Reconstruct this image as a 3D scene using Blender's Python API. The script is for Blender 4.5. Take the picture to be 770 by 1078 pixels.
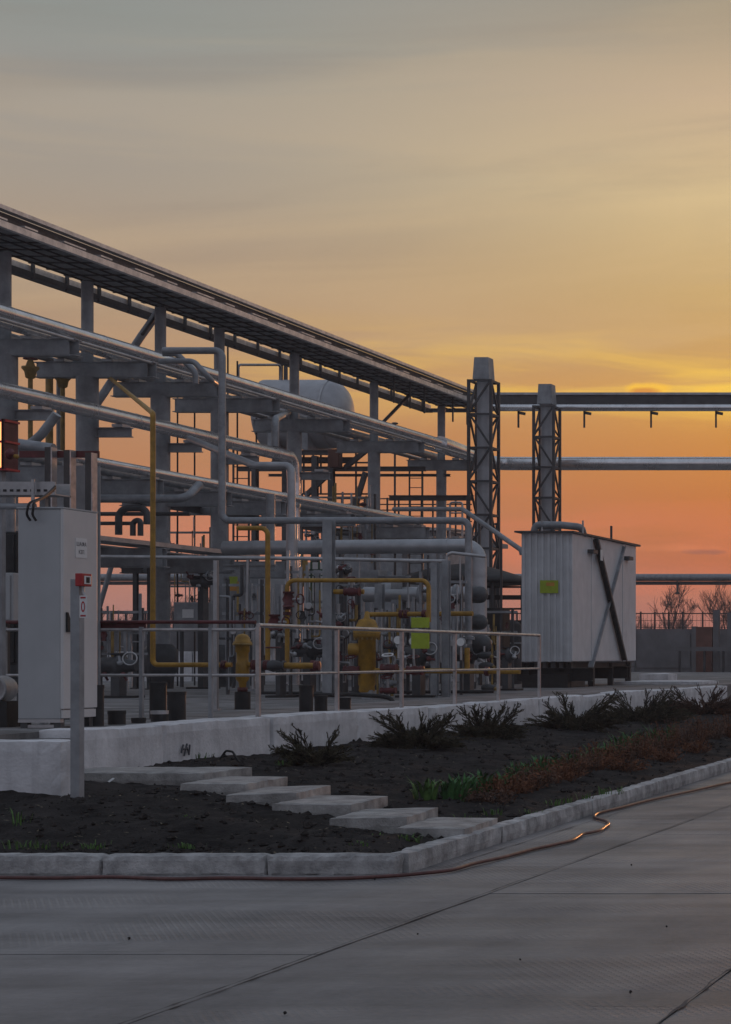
import bpy, bmesh, math, random
from mathutils import Vector, Matrix, noise
R = math.radians
random.seed(7)
for _o in list(bpy.data.objects): bpy.data.objects.remove(_o)
scene = bpy.context.scene
COL = scene.collection

# ------------------------------------------------------------------ camera
# The place is laid out along the pipe rack: Y runs along it, X across it, Z up.
F, U0, V0, H = 2000.0, 1210.0, 690.0, 1.6      # focal length and principal point of the (cropped) photograph, eye height
cam = bpy.data.cameras.new('camera'); camo = bpy.data.objects.new('camera', cam); COL.objects.link(camo)
camo.location = (0, 0, H); camo.rotation_euler = (R(90), 0, 0)
cam.sensor_fit = 'HORIZONTAL'; cam.sensor_width = 36.0; cam.lens = 36.0 * F / 770.0
cam.shift_x = (385 - U0) / 770.0; cam.shift_y = (V0 - 539) / 770.0
cam.clip_start = .1; cam.clip_end = 6000
scene.camera = camo

# ------------------------------------------------------------------ sky, sun, exposure
SUN_AZ, SUN_EL = -2.5, 2.6                       # degrees right of +Y, degrees above the horizon
world = bpy.data.worlds.new('World'); scene.world = world; world.use_nodes = True
def build_world():
    nt = world.node_tree; nt.nodes.clear(); N = nt.nodes; L = nt.links
    def node(t, **k):
        n = N.new(t)
        for a, b in k.items(): setattr(n, a, b)
        return n
    def math_(op, a, b=None, clamp=False):
        n = node('ShaderNodeMath', operation=op, use_clamp=clamp)
        for i, q in enumerate((a, b)):
            if q is None: continue
            if isinstance(q, (int, float)): n.inputs[i].default_value = q
            else: L.new(q, n.inputs[i])
        return n.outputs[0]
    def ramp(fac, stops, interp='LINEAR'):
        n = node('ShaderNodeValToRGB'); e = n.color_ramp.elements; n.color_ramp.interpolation = interp
        while len(e) > 1: e.remove(e[-1])
        for i, (p, c) in enumerate(stops):
            q = e[0] if i == 0 else e.new(p)
            q.position = p; q.color = lin(c) if max(c) > 1 else (*c, 1)
        L.new(fac, n.inputs[0]); return n.outputs[0]
    def lin(c):
        return tuple(((x/255)/12.92 if x/255 < .04045 else ((x/255+.055)/1.055)**2.4) for x in c) + (1,)
    def mix(fac, a, b, bt='MIX'):
        n = node('ShaderNodeMix', data_type='RGBA', blend_type=bt)
        for i, q in ((0, fac), (6, a), (7, b)):
            if isinstance(q, (int, float)): n.inputs[i].default_value = q
            elif isinstance(q, tuple): n.inputs[i].default_value = q
            else: L.new(q, n.inputs[i])
        return n.outputs[2]
    tc = node('ShaderNodeTexCoord'); sep = node('ShaderNodeSeparateXYZ'); L.new(tc.outputs['Generated'], sep.inputs[0])
    z = math_('MAXIMUM', sep.outputs[2], 0.0)
    # towards the sunset / away from it
    sd = node('ShaderNodeVectorMath', operation='DOT_PRODUCT')
    az = R(SUN_AZ); sd.inputs[1].default_value = (math.sin(az), math.cos(az), 0)
    L.new(tc.outputs['Generated'], sd.inputs[0])
    horiz = math_('SQRT', math_('SUBTRACT', 1.0001, math_('MULTIPLY', z, z)))
    cosa = math_('DIVIDE', sd.outputs['Value'], horiz)
    near = math_('POWER', math_('MULTIPLY', math_('SUBTRACT', cosa, .877), 1/.108, clamp=True), 2.3)         # 1 at the sun, 0 some 34 degrees off
    wide = math_('MULTIPLY', math_('SUBTRACT', cosa, .12), 1/.70, clamp=True)              # 1 towards the sunset, 0 behind the camera
    zz = math_('MULTIPLY', z, 1/.5, clamp=True)                                         # sin(elevation) 0..0.5
    P = lambda v, k=2390: max(0, min(1, (690-v)/k/.5))      # side of the sunset, left in the frame
    Q = lambda v: P(v, 2140)                                # towards the sunset, right in the frame
    side = ramp(zz, [(P(690), (176,118,110)), (P(630), (188,128,112)), (P(560), (190,130,102)), (P(473), (185,130,93)), (P(390), (182,140,106)),
                     (P(312), (178,150,123)), (P(180), (164,153,140)), (P(100), (155,151,145)), (P(10), (142,147,143)), (.80, (146,152,160)), (1, (146,156,172))])
    core = ramp(zz, [(Q(690), (186,108,96)), (Q(630), (198,120,94)), (Q(590), (190,108,70)), (Q(520), (196,119,64)), (Q(460), (203,137,70)), (Q(405), (214,158,82)), (Q(370), (203,158,98)),
                     (Q(300), (202,168,112)), (Q(200), (214,189,142)), (Q(100), (195,172,144)), (Q(10), (160,149,130)), (.80, (150,153,158)), (1, (146,156,172))])
    away = ramp(zz, [(0, (140,138,150)), (.12, (152,148,160)), (.35, (150,153,166)), (1, (146,156,172))])
    warm = mix(near, side, core)
    base = mix(wide, away, warm)
    # thin high streaks of cloud, fanning up to the right
    def streak(scale, sz, det, lo, hi, seed, dist=.35, rot=(3,-5,0)):
        m = node('ShaderNodeMapping'); m.inputs['Scale'].default_value = (scale, scale, scale*sz); m.inputs['Location'].default_value = (seed, seed*.7, seed*.3)
        rm = node('ShaderNodeMapping'); rm.inputs['Rotation'].default_value = tuple(R(q) for q in rot)
        L.new(tc.outputs['Generated'], rm.inputs[0]); L.new(rm.outputs[0], m.inputs[0])
        n = node('ShaderNodeTexNoise'); n.inputs['Scale'].default_value = 1; n.inputs['Detail'].default_value = det; n.inputs['Roughness'].default_value = .55
        n.inputs['Distortion'].default_value = dist
        L.new(m.outputs[0], n.inputs[0])
        r = node('ShaderNodeMapRange', interpolation_type='SMOOTHSTEP'); r.inputs[1].default_value = lo; r.inputs[2].default_value = hi
        L.new(n.outputs[0], r.inputs[0]); return r.outputs[0]
    s1 = streak(2.4, 9, 7, .47, .64, 3.1, .9, (3,9,0))
    s2 = streak(6.0, 10, 6, .42, .62, 11.7, .5, (1,1,0))
    s3 = streak(2.0, 10, 6, .44, .66, 21.3, .9, (3,10,0))
    high = ramp(zz, [(P(430), (0,0,0)), (P(330), (1,1,1)), (P(40), (.8,.8,.8)), (1, (.3,.3,.3))])
    c = mix(math_('MULTIPLY', math_('MULTIPLY', s1, high), .17), base, lin((222,192,146)))
    c = mix(math_('MULTIPLY', math_('MULTIPLY', s3, high), .30), c, lin((136,126,118)))
    # bright yellow bars low above the sun
    band = ramp(zz, [(Q(455), (0,0,0)), (Q(420), (.7,.7,.7)), (Q(398), (1,1,1)), (Q(372), (.7,.7,.7)), (Q(335), (0,0,0))])
    bfac = math_('MULTIPLY', math_('MULTIPLY', band, s2), math_('POWER', near, .7))
    c = mix(math_('MULTIPLY', bfac, .9), c, lin((250,204,84)))
    low = ramp(zz, [(Q(660), (0,0,0)), (Q(610), (1,1,1)), (Q(570), (1,1,1)), (Q(500), (0,0,0))])
    c = mix(math_('MULTIPLY', math_('MULTIPLY', low, s2), .4), c, lin((228,128,94)))
    # two small separate clouds near the sunset: a lit puff and a thin dark bar
    tx = math_('DIVIDE', sep.outputs[0], math_('MAXIMUM', sep.outputs[1], .05)); tz = math_('DIVIDE', sep.outputs[2], math_('MAXIMUM', sep.outputs[1], .05))
    nz_ = node('ShaderNodeTexNoise'); nz_.inputs['Scale'].default_value = 95; nz_.inputs['Detail'].default_value = 4; L.new(tc.outputs['Generated'], nz_.inputs[0])
    wob = math_('MULTIPLY', math_('SUBTRACT', nz_.outputs[0], .5), 1.7)
    def cloud(u, v, ru, rv, soft):
        a = math_('DIVIDE', math_('SUBTRACT', tx, (u-1210)/2000), ru/2000); b = math_('DIVIDE', math_('SUBTRACT', tz, (690-v)/2000), rv/2000)
        d = math_('ADD', math_('ADD', math_('MULTIPLY', a, a), math_('MULTIPLY', b, b)), wob)
        return math_('MULTIPLY', math_('SUBTRACT', 1.0, d), soft, clamp=True)
    c = mix(math_('MULTIPLY', cloud(684, 409, 27, 7.5, 1.4), .8), c, lin((252,196,70)))
    c = mix(math_('MULTIPLY', cloud(680, 412, 18, 5, 1.2), .8), c, lin((205,130,66)))
    c = mix(math_('MULTIPLY', cloud(748, 410, 20, 4, 1.2), .7), c, lin((250,198,80)))
    c = mix(math_('MULTIPLY', cloud(742, 581, 26, 3.6, 1.2), .6), c, lin((140,92,86)))
    c = mix(math_('MULTIPLY', cloud(715, 577, 60, 5, .8), .35), c, lin((230,140,96)))
    # physical sky of the same low sun, a small share of the light
    sky = node('ShaderNodeTexSky', sky_type='NISHITA'); sky.sun_disc = False
    sky.sun_elevation = R(SUN_EL); sky.sun_rotation = R(SUN_AZ); sky.air_density = 1.5; sky.dust_density = 3
    c = mix(1.0, c, mix(1.0, sky.outputs[0], (.004, .004, .005, 1), 'MULTIPLY'), 'ADD')
    bg = node('ShaderNodeBackground'); L.new(c, bg.inputs[0]); bg.inputs[1].default_value = 1.0
    out = node('ShaderNodeOutputWorld'); L.new(bg.outputs[0], out.inputs[0])
build_world()
sun = bpy.data.lights.new('sun', 'SUN'); suno = bpy.data.objects.new('sun', sun); COL.objects.link(suno)
sun.energy = .55; sun.angle = R(1.5); sun.color = (1, .42, .16)
_d = Vector((math.sin(R(SUN_AZ))*math.cos(R(SUN_EL)), math.cos(R(SUN_AZ))*math.cos(R(SUN_EL)), math.sin(R(SUN_EL))))
suno.rotation_euler = (-_d).to_track_quat('-Z', 'Y').to_euler(); suno.location = (20, 60, 30)
vs = scene.view_settings; vs.view_transform = 'Standard'; vs.look = 'None'; vs.exposure = 0; vs.gamma = 1; vs.use_curve_mapping = False
scene.render.engine = 'CYCLES'; scene.cycles.use_denoising = True; scene.cycles.max_bounces = 6

# ------------------------------------------------------------------ materials (procedural)
MATS = {}
def material(name, col, rough=.6, metal=0.0, var=.15, scale=6.0, bump=0.0, bscale=40.0, col2=None, lo=.35, hi=.7, emit=None, stretch=None, spec=.5, streaks=0.0):
    m = bpy.data.materials.new(name); m.use_nodes = True; nt = m.node_tree; N = nt.nodes; L = nt.links
    b = N['Principled BSDF']; b.inputs['Roughness'].default_value = rough; b.inputs['Metallic'].default_value = metal
    b.inputs['Specular IOR Level'].default_value = spec
    tc = N.new('ShaderNodeTexCoord'); co = tc.outputs['Object']
    if stretch:
        mp = N.new('ShaderNodeMapping'); mp.inputs['Scale'].default_value = stretch; L.new(co, mp.inputs[0]); co = mp.outputs[0]
    n = N.new('ShaderNodeTexNoise'); n.inputs['Scale'].default_value = scale; n.inputs['Detail'].default_value = 7; n.inputs['Roughness'].default_value = .62
    L.new(co, n.inputs[0])
    mr = N.new('ShaderNodeMapRange'); mr.inputs[1].default_value = lo; mr.inputs[2].default_value = hi; L.new(n.outputs[0], mr.inputs[0])
    mx = N.new('ShaderNodeMix'); mx.data_type = 'RGBA'; L.new(mr.outputs[0], mx.inputs[0])
    c2 = col2 or tuple(x*(1-var*1.6) for x in col)
    mx.inputs[6].default_value = (*c2, 1); mx.inputs[7].default_value = (*[min(1, x*(1+var*.6)) for x in col], 1)
    colout = mx.outputs[2]
    if streaks:       # vertical run-off stains
        mp2 = N.new('ShaderNodeMapping'); mp2.inputs['Scale'].default_value = (9, 9, .5); L.new(tc.outputs['Object'], mp2.inputs[0])
        n3 = N.new('ShaderNodeTexNoise'); n3.inputs['Scale'].default_value = 1.4; n3.inputs['Detail'].default_value = 6; L.new(mp2.outputs[0], n3.inputs[0])
        r3 = N.new('ShaderNodeMapRange'); r3.inputs[1].default_value = .5; r3.inputs[2].default_value = .75; r3.inputs[4].default_value = streaks; L.new(n3.outputs[0], r3.inputs[0])
        mx3 = N.new('ShaderNodeMix'); mx3.data_type = 'RGBA'; L.new(r3.outputs[0], mx3.inputs[0]); L.new(colout, mx3.inputs[6])
        mx3.inputs[7].default_value = (*[x*.45 for x in col], 1); colout = mx3.outputs[2]
    L.new(colout, b.inputs['Base Color'])
    rr = N.new('ShaderNodeMapRange'); rr.inputs[3].default_value = min(1, rough+.12); rr.inputs[4].default_value = max(.05, rough-.08); L.new(n.outputs[0], rr.inputs[0])
    L.new(rr.outputs[0], b.inputs['Roughness'])
    if bump:
        n2 = N.new('ShaderNodeTexNoise'); n2.inputs['Scale'].default_value = bscale; n2.inputs['Detail'].default_value = 5; L.new(co, n2.inputs[0])
        bp = N.new('ShaderNodeBump'); bp.inputs['Strength'].default_value = bump; bp.inputs['Distance'].default_value = .02
        L.new(n2.outputs[0], bp.inputs['Height']); L.new(bp.outputs[0], b.inputs['Normal'])
    if emit:
        b.inputs['Emission Color'].default_value = (*emit[0], 1); b.inputs['Emission Strength'].default_value = emit[1]
    MATS[name] = m; return m
material('steel', (.30,.315,.335), .5, .0, .22, 3, .12, 18, streaks=.25)
material('steel_dark', (.06,.064,.07), .5, .0, .25, 4, .1, 18)
material('galvanised', (.46,.46,.47), .42, .6, .15, 4, .04, 20)
material('cladding', (.80,.80,.81), .24, .85, .14, 2.5, .03, 5, stretch=(1,1,.6))
material('pipe_grey', (.27,.285,.305), .38, .2, .2, 5, .08, 20)
material('yellow', (.38,.205,.018), .5, .0, .25, 7, .1, 25, streaks=.35)
material('light_steel', (.78,.74,.73), .38, .55, .18, 5, .08, 18, streaks=.2)
material('yellow_faded', (.34,.22,.06), .55, .0, .3, 7, .1, 25)
material('dark_red', (.11,.016,.02), .5, .0, .3, 6)
material('red', (.42,.02,.025), .4, .0, .15, 6)
material('rail_paint', (.52,.50,.50), .32, .6, .2, 9)
material('kiosk_white', (.61,.62,.64), .45, .0, .08, 2.5, .05, 12, streaks=.16)
material('kiosk_rib', (.58,.59,.61), .5, .0, .10, 2.5, .05, 12, streaks=.2)
material('cabinet_grey_shaded', (.40,.415,.43), .42, .0, .06, 2, .03, 14, streaks=.08)  # cabinet paint darkened: shade of the camera-facing side put into the colour
material('cabinet_grey_lit', (.58,.575,.575), .4, .0, .05, 2, .03, 14, streaks=.08)  # same cabinet paint, lighter: the brighter light on the right side is painted in
material('plate_white', (.72,.72,.72), .5, .0, .05)
material('ink', (.06,.065,.08), .6)
material('ink_red', (.45,.03,.04), .5)
material('black', (.013,.0135,.015), .6, .0, .3, 8, .15, 30)
material('rubber', (.016,.016,.017), .7)
material('sign_green', (.33,.42,.02), .5, .0, .12, 8)
material('sign_orange', (.55,.25,.04), .5, .0, .12, 8)
material('green', (.03,.10,.05), .5)
material('kerb_concrete', (.47,.465,.465), .85, .0, .35, 5, .5, 60, streaks=.45)
material('whitewash', (.68,.68,.70), .85, .0, .16, 3, .35, 30, streaks=.32)
material('slab_concrete', (.37,.36,.35), .85, .0, .3, 5, .45, 60)
material('platform_concrete', (.22,.215,.215), .85, .0, .4, 1.5, .4, 40)
material('soil', (.032,.028,.027), .95, .0, .45, 3, .9, 45, col2=(.011,.010,.010), spec=.15)
material('clod', (.05,.045,.043), .95, .0, .4, 20, .8, 60, spec=.1)
material('juniper', (.105,.095,.062), .8, .0, .5, 6, spec=.2)
material('juniper_red', (.15,.085,.06), .8, .0, .5, 6, spec=.2)
material('twig', (.035,.026,.02), .85, .0, .4, 6, spec=.2)
material('leaf_green', (.06,.17,.05), .6, .0, .4, 9, spec=.3)
material('leaf_bright', (.10,.20,.05), .6, .0, .4, 9, spec=.3)
material('leaf_rust', (.19,.08,.042), .8, .0, .5, 9, spec=.2)
material('straw', (.16,.13,.09), .9, .0, .5, 30)
material('litter', (.6,.6,.6), .7)
material('hose', (.12,.042,.038), .33, .1, .3, 14)
material('bark', (.075,.055,.05), .9, .0, .3, 4)
material('far_concrete', (.16,.16,.17), .9, .0, .25, .6)
material('far_brick', (.16,.075,.06), .9, .0, .25, 1.5)
material('clad_dull', (.40,.41,.43), .36, .45, .14, 3, .03, 8)
material('vessel', (.40,.41,.435), .42, .1, .12, 2, .05, 8)
material('far_dark', (.05,.05,.055), .8, .0, .3, 2)
material('glass', (.02,.022,.025), .08, .0, .05)
material('lamp_glass', (.9,.5,.2), .3, emit=((1, .40, .14), 1.5))
material('ground', (.055,.05,.045), .95, .0, .4, .3, .5, 3, spec=.1)
material('hedge', (.028,.024,.018), .9, .0, .5, 2, spec=.1)
material('joint', (.11,.107,.109), .95, .0, .4, 12, .6, 50)

def road_material():
    m = bpy.data.materials.new('road_concrete'); m.use_nodes = True; nt = m.node_tree; N = nt.nodes; L = nt.links; b = N['Principled BSDF']
    tc = N.new('ShaderNodeTexCoord'); oi = N.new('ShaderNodeObjectInfo')
    def nz(scale, det, st=(1,1,1), rough=.6):
        mp = N.new('ShaderNodeMapping'); mp.inputs['Scale'].default_value = st; L.new(tc.outputs['Object'], mp.inputs[0])
        n = N.new('ShaderNodeTexNoise'); n.inputs['Scale'].default_value = scale; n.inputs['Detail'].default_value = det; n.inputs['Roughness'].default_value = rough
        L.new(mp.outputs[0], n.inputs[0]); return n.outputs[0]
    def mr(x, a, b_, c=0, d=1):
        r = N.new('ShaderNodeMapRange'); r.inputs[1].default_value = a; r.inputs[2].default_value = b_; r.inputs[3].default_value = c; r.inputs[4].default_value = d
        L.new(x, r.inputs[0]); return r.outputs[0]
    def mul(x, y, op='MULTIPLY'):
        n = N.new('ShaderNodeMath'); n.operation = op
        for i, q in enumerate((x, y)):
            if isinstance(q, (int, float)): n.inputs[i].default_value = q
            else: L.new(q, n.inputs[i])
        return n.outputs[0]
    big = nz(.8, 6, (1, .6, 1)); fine = nz(22, 6, rough=.7); tracks = nz(1.0, 4, (.35, 2.2, 1)); spot = nz(5, 3)
    v = mul(mul(mr(big, .32, .68, .66, 1.25), mr(fine, .25, .75, .82, 1.12)), mr(tracks, .32, .68, .66, 1.18))
    v = mul(v, mr(oi.outputs['Random'], 0, 1, .80, 1.14))
    v = mul(v, mr(spot, .70, .76, 1, .62))
    base = N.new('ShaderNodeMix'); base.data_type = 'RGBA'; base.blend_type = 'MULTIPLY'; base.inputs[0].default_value = 1
    base.inputs[6].default_value = (.215, .208, .213, 1)
    cb = N.new('ShaderNodeCombineColor'); [L.new(v, cb.inputs[i]) for i in range(3)]
    L.new(cb.outputs[0], base.inputs[7]); L.new(base.outputs[2], b.inputs['Base Color'])
    L.new(mr(big, .3, .7, .58, .42), b.inputs['Roughness']); b.inputs['Specular IOR Level'].default_value = .42
    # cast diamond tread, worn away in places
    def wave(rot):
        mp = N.new('ShaderNodeMapping'); mp.inputs['Rotation'].default_value = (0, 0, rot); L.new(tc.outputs['Object'], mp.inputs[0])
        w = N.new('ShaderNodeTexWave'); w.wave_type = 'BANDS'; w.bands_direction = 'X'; w.inputs['Scale'].default_value = 7.5; w.inputs['Distortion'].default_value = .25
        L.new(mp.outputs[0], w.inputs[0]); return mr(w.outputs[0], .45, .75)
    tread = mul(wave(R(32)), wave(R(-32)), 'MAXIMUM')
    tread = mul(tread, mr(nz(.55, 3, (.5, 1.3, 1)), .50, .60))
    v2 = mul(mul(v, mr(tread, 0, 1, .93, 1.05)), mr(nz(1.6, 5, (1, .5, 1)), .60, .78, 1, .70))
    for i in range(3): L.new(v2, cb.inputs[i])
    hgt = mul(mul(tread, .8), mul(fine, .5), 'ADD')
    bp = N.new('ShaderNodeBump'); bp.inputs['Strength'].default_value = .9; bp.inputs['Distance'].default_value = .012
    L.new(hgt, bp.inputs['Height']); L.new(bp.outputs[0], b.inputs['Normal'])
    MATS['road_concrete'] = m
road_material()

# ------------------------------------------------------------------ geometry helpers
def px(u, v, X):            # the point on the upright plane X (runs along the rack) seen at u, v of the survey photograph
    s = (u - U0) / X; return Vector((X, F/s, H + (V0 - v)/s))
def py(u, v, Y):            # ... on the upright plane Y (across the rack)
    s = F / Y; return Vector(((u-U0)/s, Y, H + (V0 - v)/s))
class MB:
    def __init__(self): self.v = []; self.f = []; self.s = []
    def add(self, vs, fs, smooth=False):
        o = len(self.v); self.v += [tuple(p) for p in vs]; self.f += [[i+o for i in f] for f in fs]; self.s += [smooth]*len(fs); return self
    def hexa(self, p):      # 8 points: bottom ring 0-3, top ring 4-7
        return self.add(p, [[3,2,1,0],[4,5,6,7],[0,1,5,4],[1,2,6,5],[2,3,7,6],[3,0,4,7]])
    def box(self, x0, x1, y0, y1, z0, z1):
        x0, x1 = min(x0,x1), max(x0,x1); y0, y1 = min(y0,y1), max(y0,y1); z0, z1 = min(z0,z1), max(z0,z1)
        return self.hexa([(x0,y0,z0),(x1,y0,z0),(x1,y1,z0),(x0,y1,z0),(x0,y0,z1),(x1,y0,z1),(x1,y1,z1),(x0,y1,z1)])
    def frame(self, a, b, up=(0,0,1)):
        a = Vector(a); b = Vector(b); d = (b-a).normalized(); up = Vector(up)
        if abs(d.dot(up)) > .98: up = Vector((0,1,0)) if abs(d.y) < .9 else Vector((1,0,0))
        s = d.cross(up).normalized(); return a, b, s, s.cross(d).normalized()
    def beam(self, a, b, w, h, up=(0,0,1)):
        a, b, s, t = self.frame(a, b, up); s = s*w/2; t = t*h/2
        return self.hexa([a-s-t, a+s-t, b+s-t, b-s-t, a-s+t, a+s+t, b+s+t, b-s+t])
    def ibeam(self, a, b, w, h, up=(0,0,1), tf=.02, tw=.014):
        a, b, s, t = self.frame(a, b, up)
        for k in (-1, 1): self.beam(a + t*k*(h-tf)/2, b + t*k*(h-tf)/2, w, tf, t)
        return self.beam(a, b, tw, h-2*tf+.002, t)
    def channel(self, a, b, w, h, up=(0,0,1), t_=.015, side=1):   # web upright, two flanges to one side
        a, b, s, t = self.frame(a, b, up)
        self.beam(a - s*side*(w-t_)/2, b - s*side*(w-t_)/2, t_, h, t)
        for k in (-1, 1): self.beam(a + s*side*t_/2 + t*k*(h-t_)/2, b + s*side*t_/2 + t*k*(h-t_)/2, w-t_, t_, t)
        return self
    def tube(self, pts, r, bend=0.0, seg=12, caps=True, rs=None):
        pts = [Vector(p) for p in pts]
        if bend and len(pts) > 2:
            out = [pts[0]]
            for i in range(1, len(pts)-1):
                p, a, b = pts[i], pts[i-1]-pts[i], pts[i+1]-pts[i]
                la, lb = a.length, b.length; a.normalize(); b.normalize()
                ang = a.angle(b)
                if ang > 3.1: out.append(p); continue
                t = min(bend / math.tan(ang/2), la*.48, lb*.48); rr = t*math.tan(ang/2)
                c = p + (a+b).normalized() * (rr/math.sin(ang/2))
                p0, p1 = p + a*t, p + b*t; n = max(3, int((math.pi-ang)/R(14)))
                e0, e1 = (p0-c), (p1-c); tot = e0.angle(e1)
                for k in range(n+1):
                    q = k/n; out.append(c + (e0*math.sin((1-q)*tot) + e1*math.sin(q*tot))/max(1e-6, math.sin(tot)))
            out.append(pts[-1]); pts = out
        n = len(pts); rings = []; d0 = (pts[1]-pts[0]).normalized()
        ref = Vector((0,0,1)) if abs(d0.z) < .9 else Vector((1,0,0))
        s = d0.cross(ref).normalized()
        for i in range(n):
            d = ((pts[min(i+1,n-1)]-pts[i]).normalized() + (pts[i]-pts[max(i-1,0)]).normalized())
            d = d.normalized() if d.length > 1e-6 else d0
            s = (s - d*s.dot(d)); s = s.normalized() if s.length > 1e-6 else d.orthogonal().normalized(); t = d.cross(s)
            ra = rs[i] if rs else r
            rings.append([pts[i] + (s*math.cos(2*math.pi*k/seg) + t*math.sin(2*math.pi*k/seg))*ra for k in range(seg)])
        V = [p for rg in rings for p in rg]
        Fs = [[i*seg+k, i*seg+(k+1)%seg, (i+1)*seg+(k+1)%seg, (i+1)*seg+k] for i in range(n-1) for k in range(seg)]
        self.add(V, Fs, True)
        if caps:
            self.add(rings[0], [list(range(seg))[::-1]]); self.add(rings[-1], [list(range(seg))])
        return self
    def lathe(self, prof, base, axis=(0,0,1), seg=20):     # prof: (distance along axis, radius)
        base = Vector(base); d = Vector(axis).normalized(); s = d.orthogonal().normalized(); t = d.cross(s); V = []; Fs = []
        for (a, r) in prof:
            for k in range(seg):
                q = 2*math.pi*k/seg; V.append(base + d*a + (s*math.cos(q)+t*math.sin(q))*r)
        n = len(prof)
        for i in range(n-1):
            for k in range(seg): Fs.append([i*seg+k, i*seg+(k+1)%seg, (i+1)*seg+(k+1)%seg, (i+1)*seg+k])
        self.add(V, Fs, True)
        self.add(V[:seg], [list(range(seg))[::-1]]); self.add(V[-seg:], [list(range(seg))])
        return self
    def ring(self, c, axis, R_, r, seg=24, ms=8):           # torus
        c = Vector(c); d = Vector(axis).normalized(); s = d.orthogonal().normalized(); t = d.cross(s); V = []; Fs = []
        for k in range(seg):
            q = 2*math.pi*k/seg; e = s*math.cos(q)+t*math.sin(q)
            for j in range(ms):
                w = 2*math.pi*j/ms; V.append(c + e*(R_ + r*math.cos(w)) + d*r*math.sin(w))
        for k in range(seg):
            for j in range(ms): Fs.append([k*ms+j, ((k+1)%seg)*ms+j, ((k+1)%seg)*ms+(j+1)%ms, k*ms+(j+1)%ms])
        return self.add(V, Fs, True)
    def rough_block(self, x0, x1, y0, y1, z0, z1, cell=.1, amp=.006, freq=5.0, seed=0, top=0.0):   # a cast block with an uneven skin
        nx, ny, nz = [max(1, round(abs(d)/cell)) for d in (x1-x0, y1-y0, z1-z0)]; idx = {}; V = []; Fs = []
        def vid(i, j, k):
            if (i,j,k) in idx: return idx[(i,j,k)]
            p = Vector((x0+(x1-x0)*i/nx, y0+(y1-y0)*j/ny, z0+(z1-z0)*k/nz))
            q = noise.noise_vector(p*freq + Vector((seed*7.3, seed*3.1, seed*1.7))); e = amp
            edge = (i in (0,nx)) + (j in (0,ny)) + (k in (0,nz))
            if edge >= 2:          # worn arrises
                cpt = Vector(((x0+x1)/2, (y0+y1)/2, (z0+z1)/2)); w = abs(noise.noise(p*freq*1.7 + Vector((seed,0,5))))
                inn = Vector((math.copysign(1, cpt.x-p.x)*(i in (0,nx)), math.copysign(1, cpt.y-p.y)*(j in (0,ny)), math.copysign(1, cpt.z-p.z)*(k in (0,nz))))
                p += inn*amp*(1 + 3.0*w)
            p += q*e
            if top and k == nz: p.z += top*noise.noise(Vector((p.x*.9, p.y*.9, seed)))
            idx[(i,j,k)] = len(V); V.append(p); return idx[(i,j,k)]
        for i in range(nx):
            for j in range(ny):
                Fs.append([vid(i,j,nz), vid(i+1,j,nz), vid(i+1,j+1,nz), vid(i,j+1,nz)]); Fs.append([vid(i,j,0), vid(i,j+1,0), vid(i+1,j+1,0), vid(i+1,j,0)])
            for k in range(nz):
                Fs.append([vid(i,0,k), vid(i+1,0,k), vid(i+1,0,k+1), vid(i,0,k+1)]); Fs.append([vid(i,ny,k), vid(i,ny,k+1), vid(i+1,ny,k+1), vid(i+1,ny,k)])
        for j in range(ny):
            for k in range(nz):
                Fs.append([vid(0,j,k), vid(0,j,k+1), vid(0,j+1,k+1), vid(0,j+1,k)]); Fs.append([vid(nx,j,k), vid(nx,j+1,k), vid(nx,j+1,k+1), vid(nx,j,k+1)])
        return self.add(V, Fs, False)
    def build(self, name, mat, parent=None, bevel=0.0, xf=None):
        me = bpy.data.meshes.new(name)
        V = [xf @ Vector(p) for p in self.v] if xf else self.v
        me.from_pydata([tuple(p) for p in V], [], self.f)
        if bevel:
            bm = bmesh.new(); bm.from_mesh(me)
            es = [e for e in bm.edges if len(e.link_faces) == 2 and e.calc_face_angle(0) > .5]
            bmesh.ops.bevel(bm, geom=es, offset=bevel, segments=2, affect='EDGES', profile=.6); bm.to_mesh(me); bm.free()
        else: me.polygons.foreach_set('use_smooth', self.s)
        me.materials.append(MATS[mat])
        return link(name, me, parent)
def link(name, data, parent=None):
    o = bpy.data.objects.new(name, data); COL.objects.link(o)
    if parent is not None:
        o.parent = parent; o.matrix_parent_inverse = WORLD[parent.name].inverted()
    WORLD[o.name] = Matrix.Identity(4)
    return o
WORLD = {}
def tag(o, label=None, cat=None, group=None, kind=None):
    if label: o['label'] = label
    if cat: o['category'] = cat
    if group: o['group'] = group
    if kind: o['kind'] = kind
    return o
def thing(name, label, cat, loc, group=None):
    o = bpy.data.objects.new(name, None); COL.objects.link(o); o.location = loc; o.empty_display_size = .2
    WORLD[o.name] = Matrix.Translation(Vector(loc)); return tag(o, label, cat, group)
def struct(name, mb, mat, **k): return tag(mb.build(name, mat, **k), kind='structure')
def ground_of(p): return Vector((p[0], p[1], .86))
def text(name, body, parent, loc, rot, size, mat, align='CENTER'):
    c = bpy.data.curves.new(name, 'FONT'); c.body = body; c.size = size; c.align_x = align; c.align_y = 'CENTER'; c.extrude = .0006
    tmp = bpy.data.objects.new(name, c); me = bpy.data.meshes.new_from_object(tmp); bpy.data.objects.remove(tmp); bpy.data.curves.remove(c)
    me.materials.clear(); me.materials.append(MATS[mat]); o = bpy.data.objects.new(name, me); COL.objects.link(o)
    o.location = loc; o.rotation_euler = rot
    o.parent = parent; o.matrix_parent_inverse = WORLD[parent.name].inverted(); WORLD[o.name] = Matrix.Identity(4)
    return o
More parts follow.
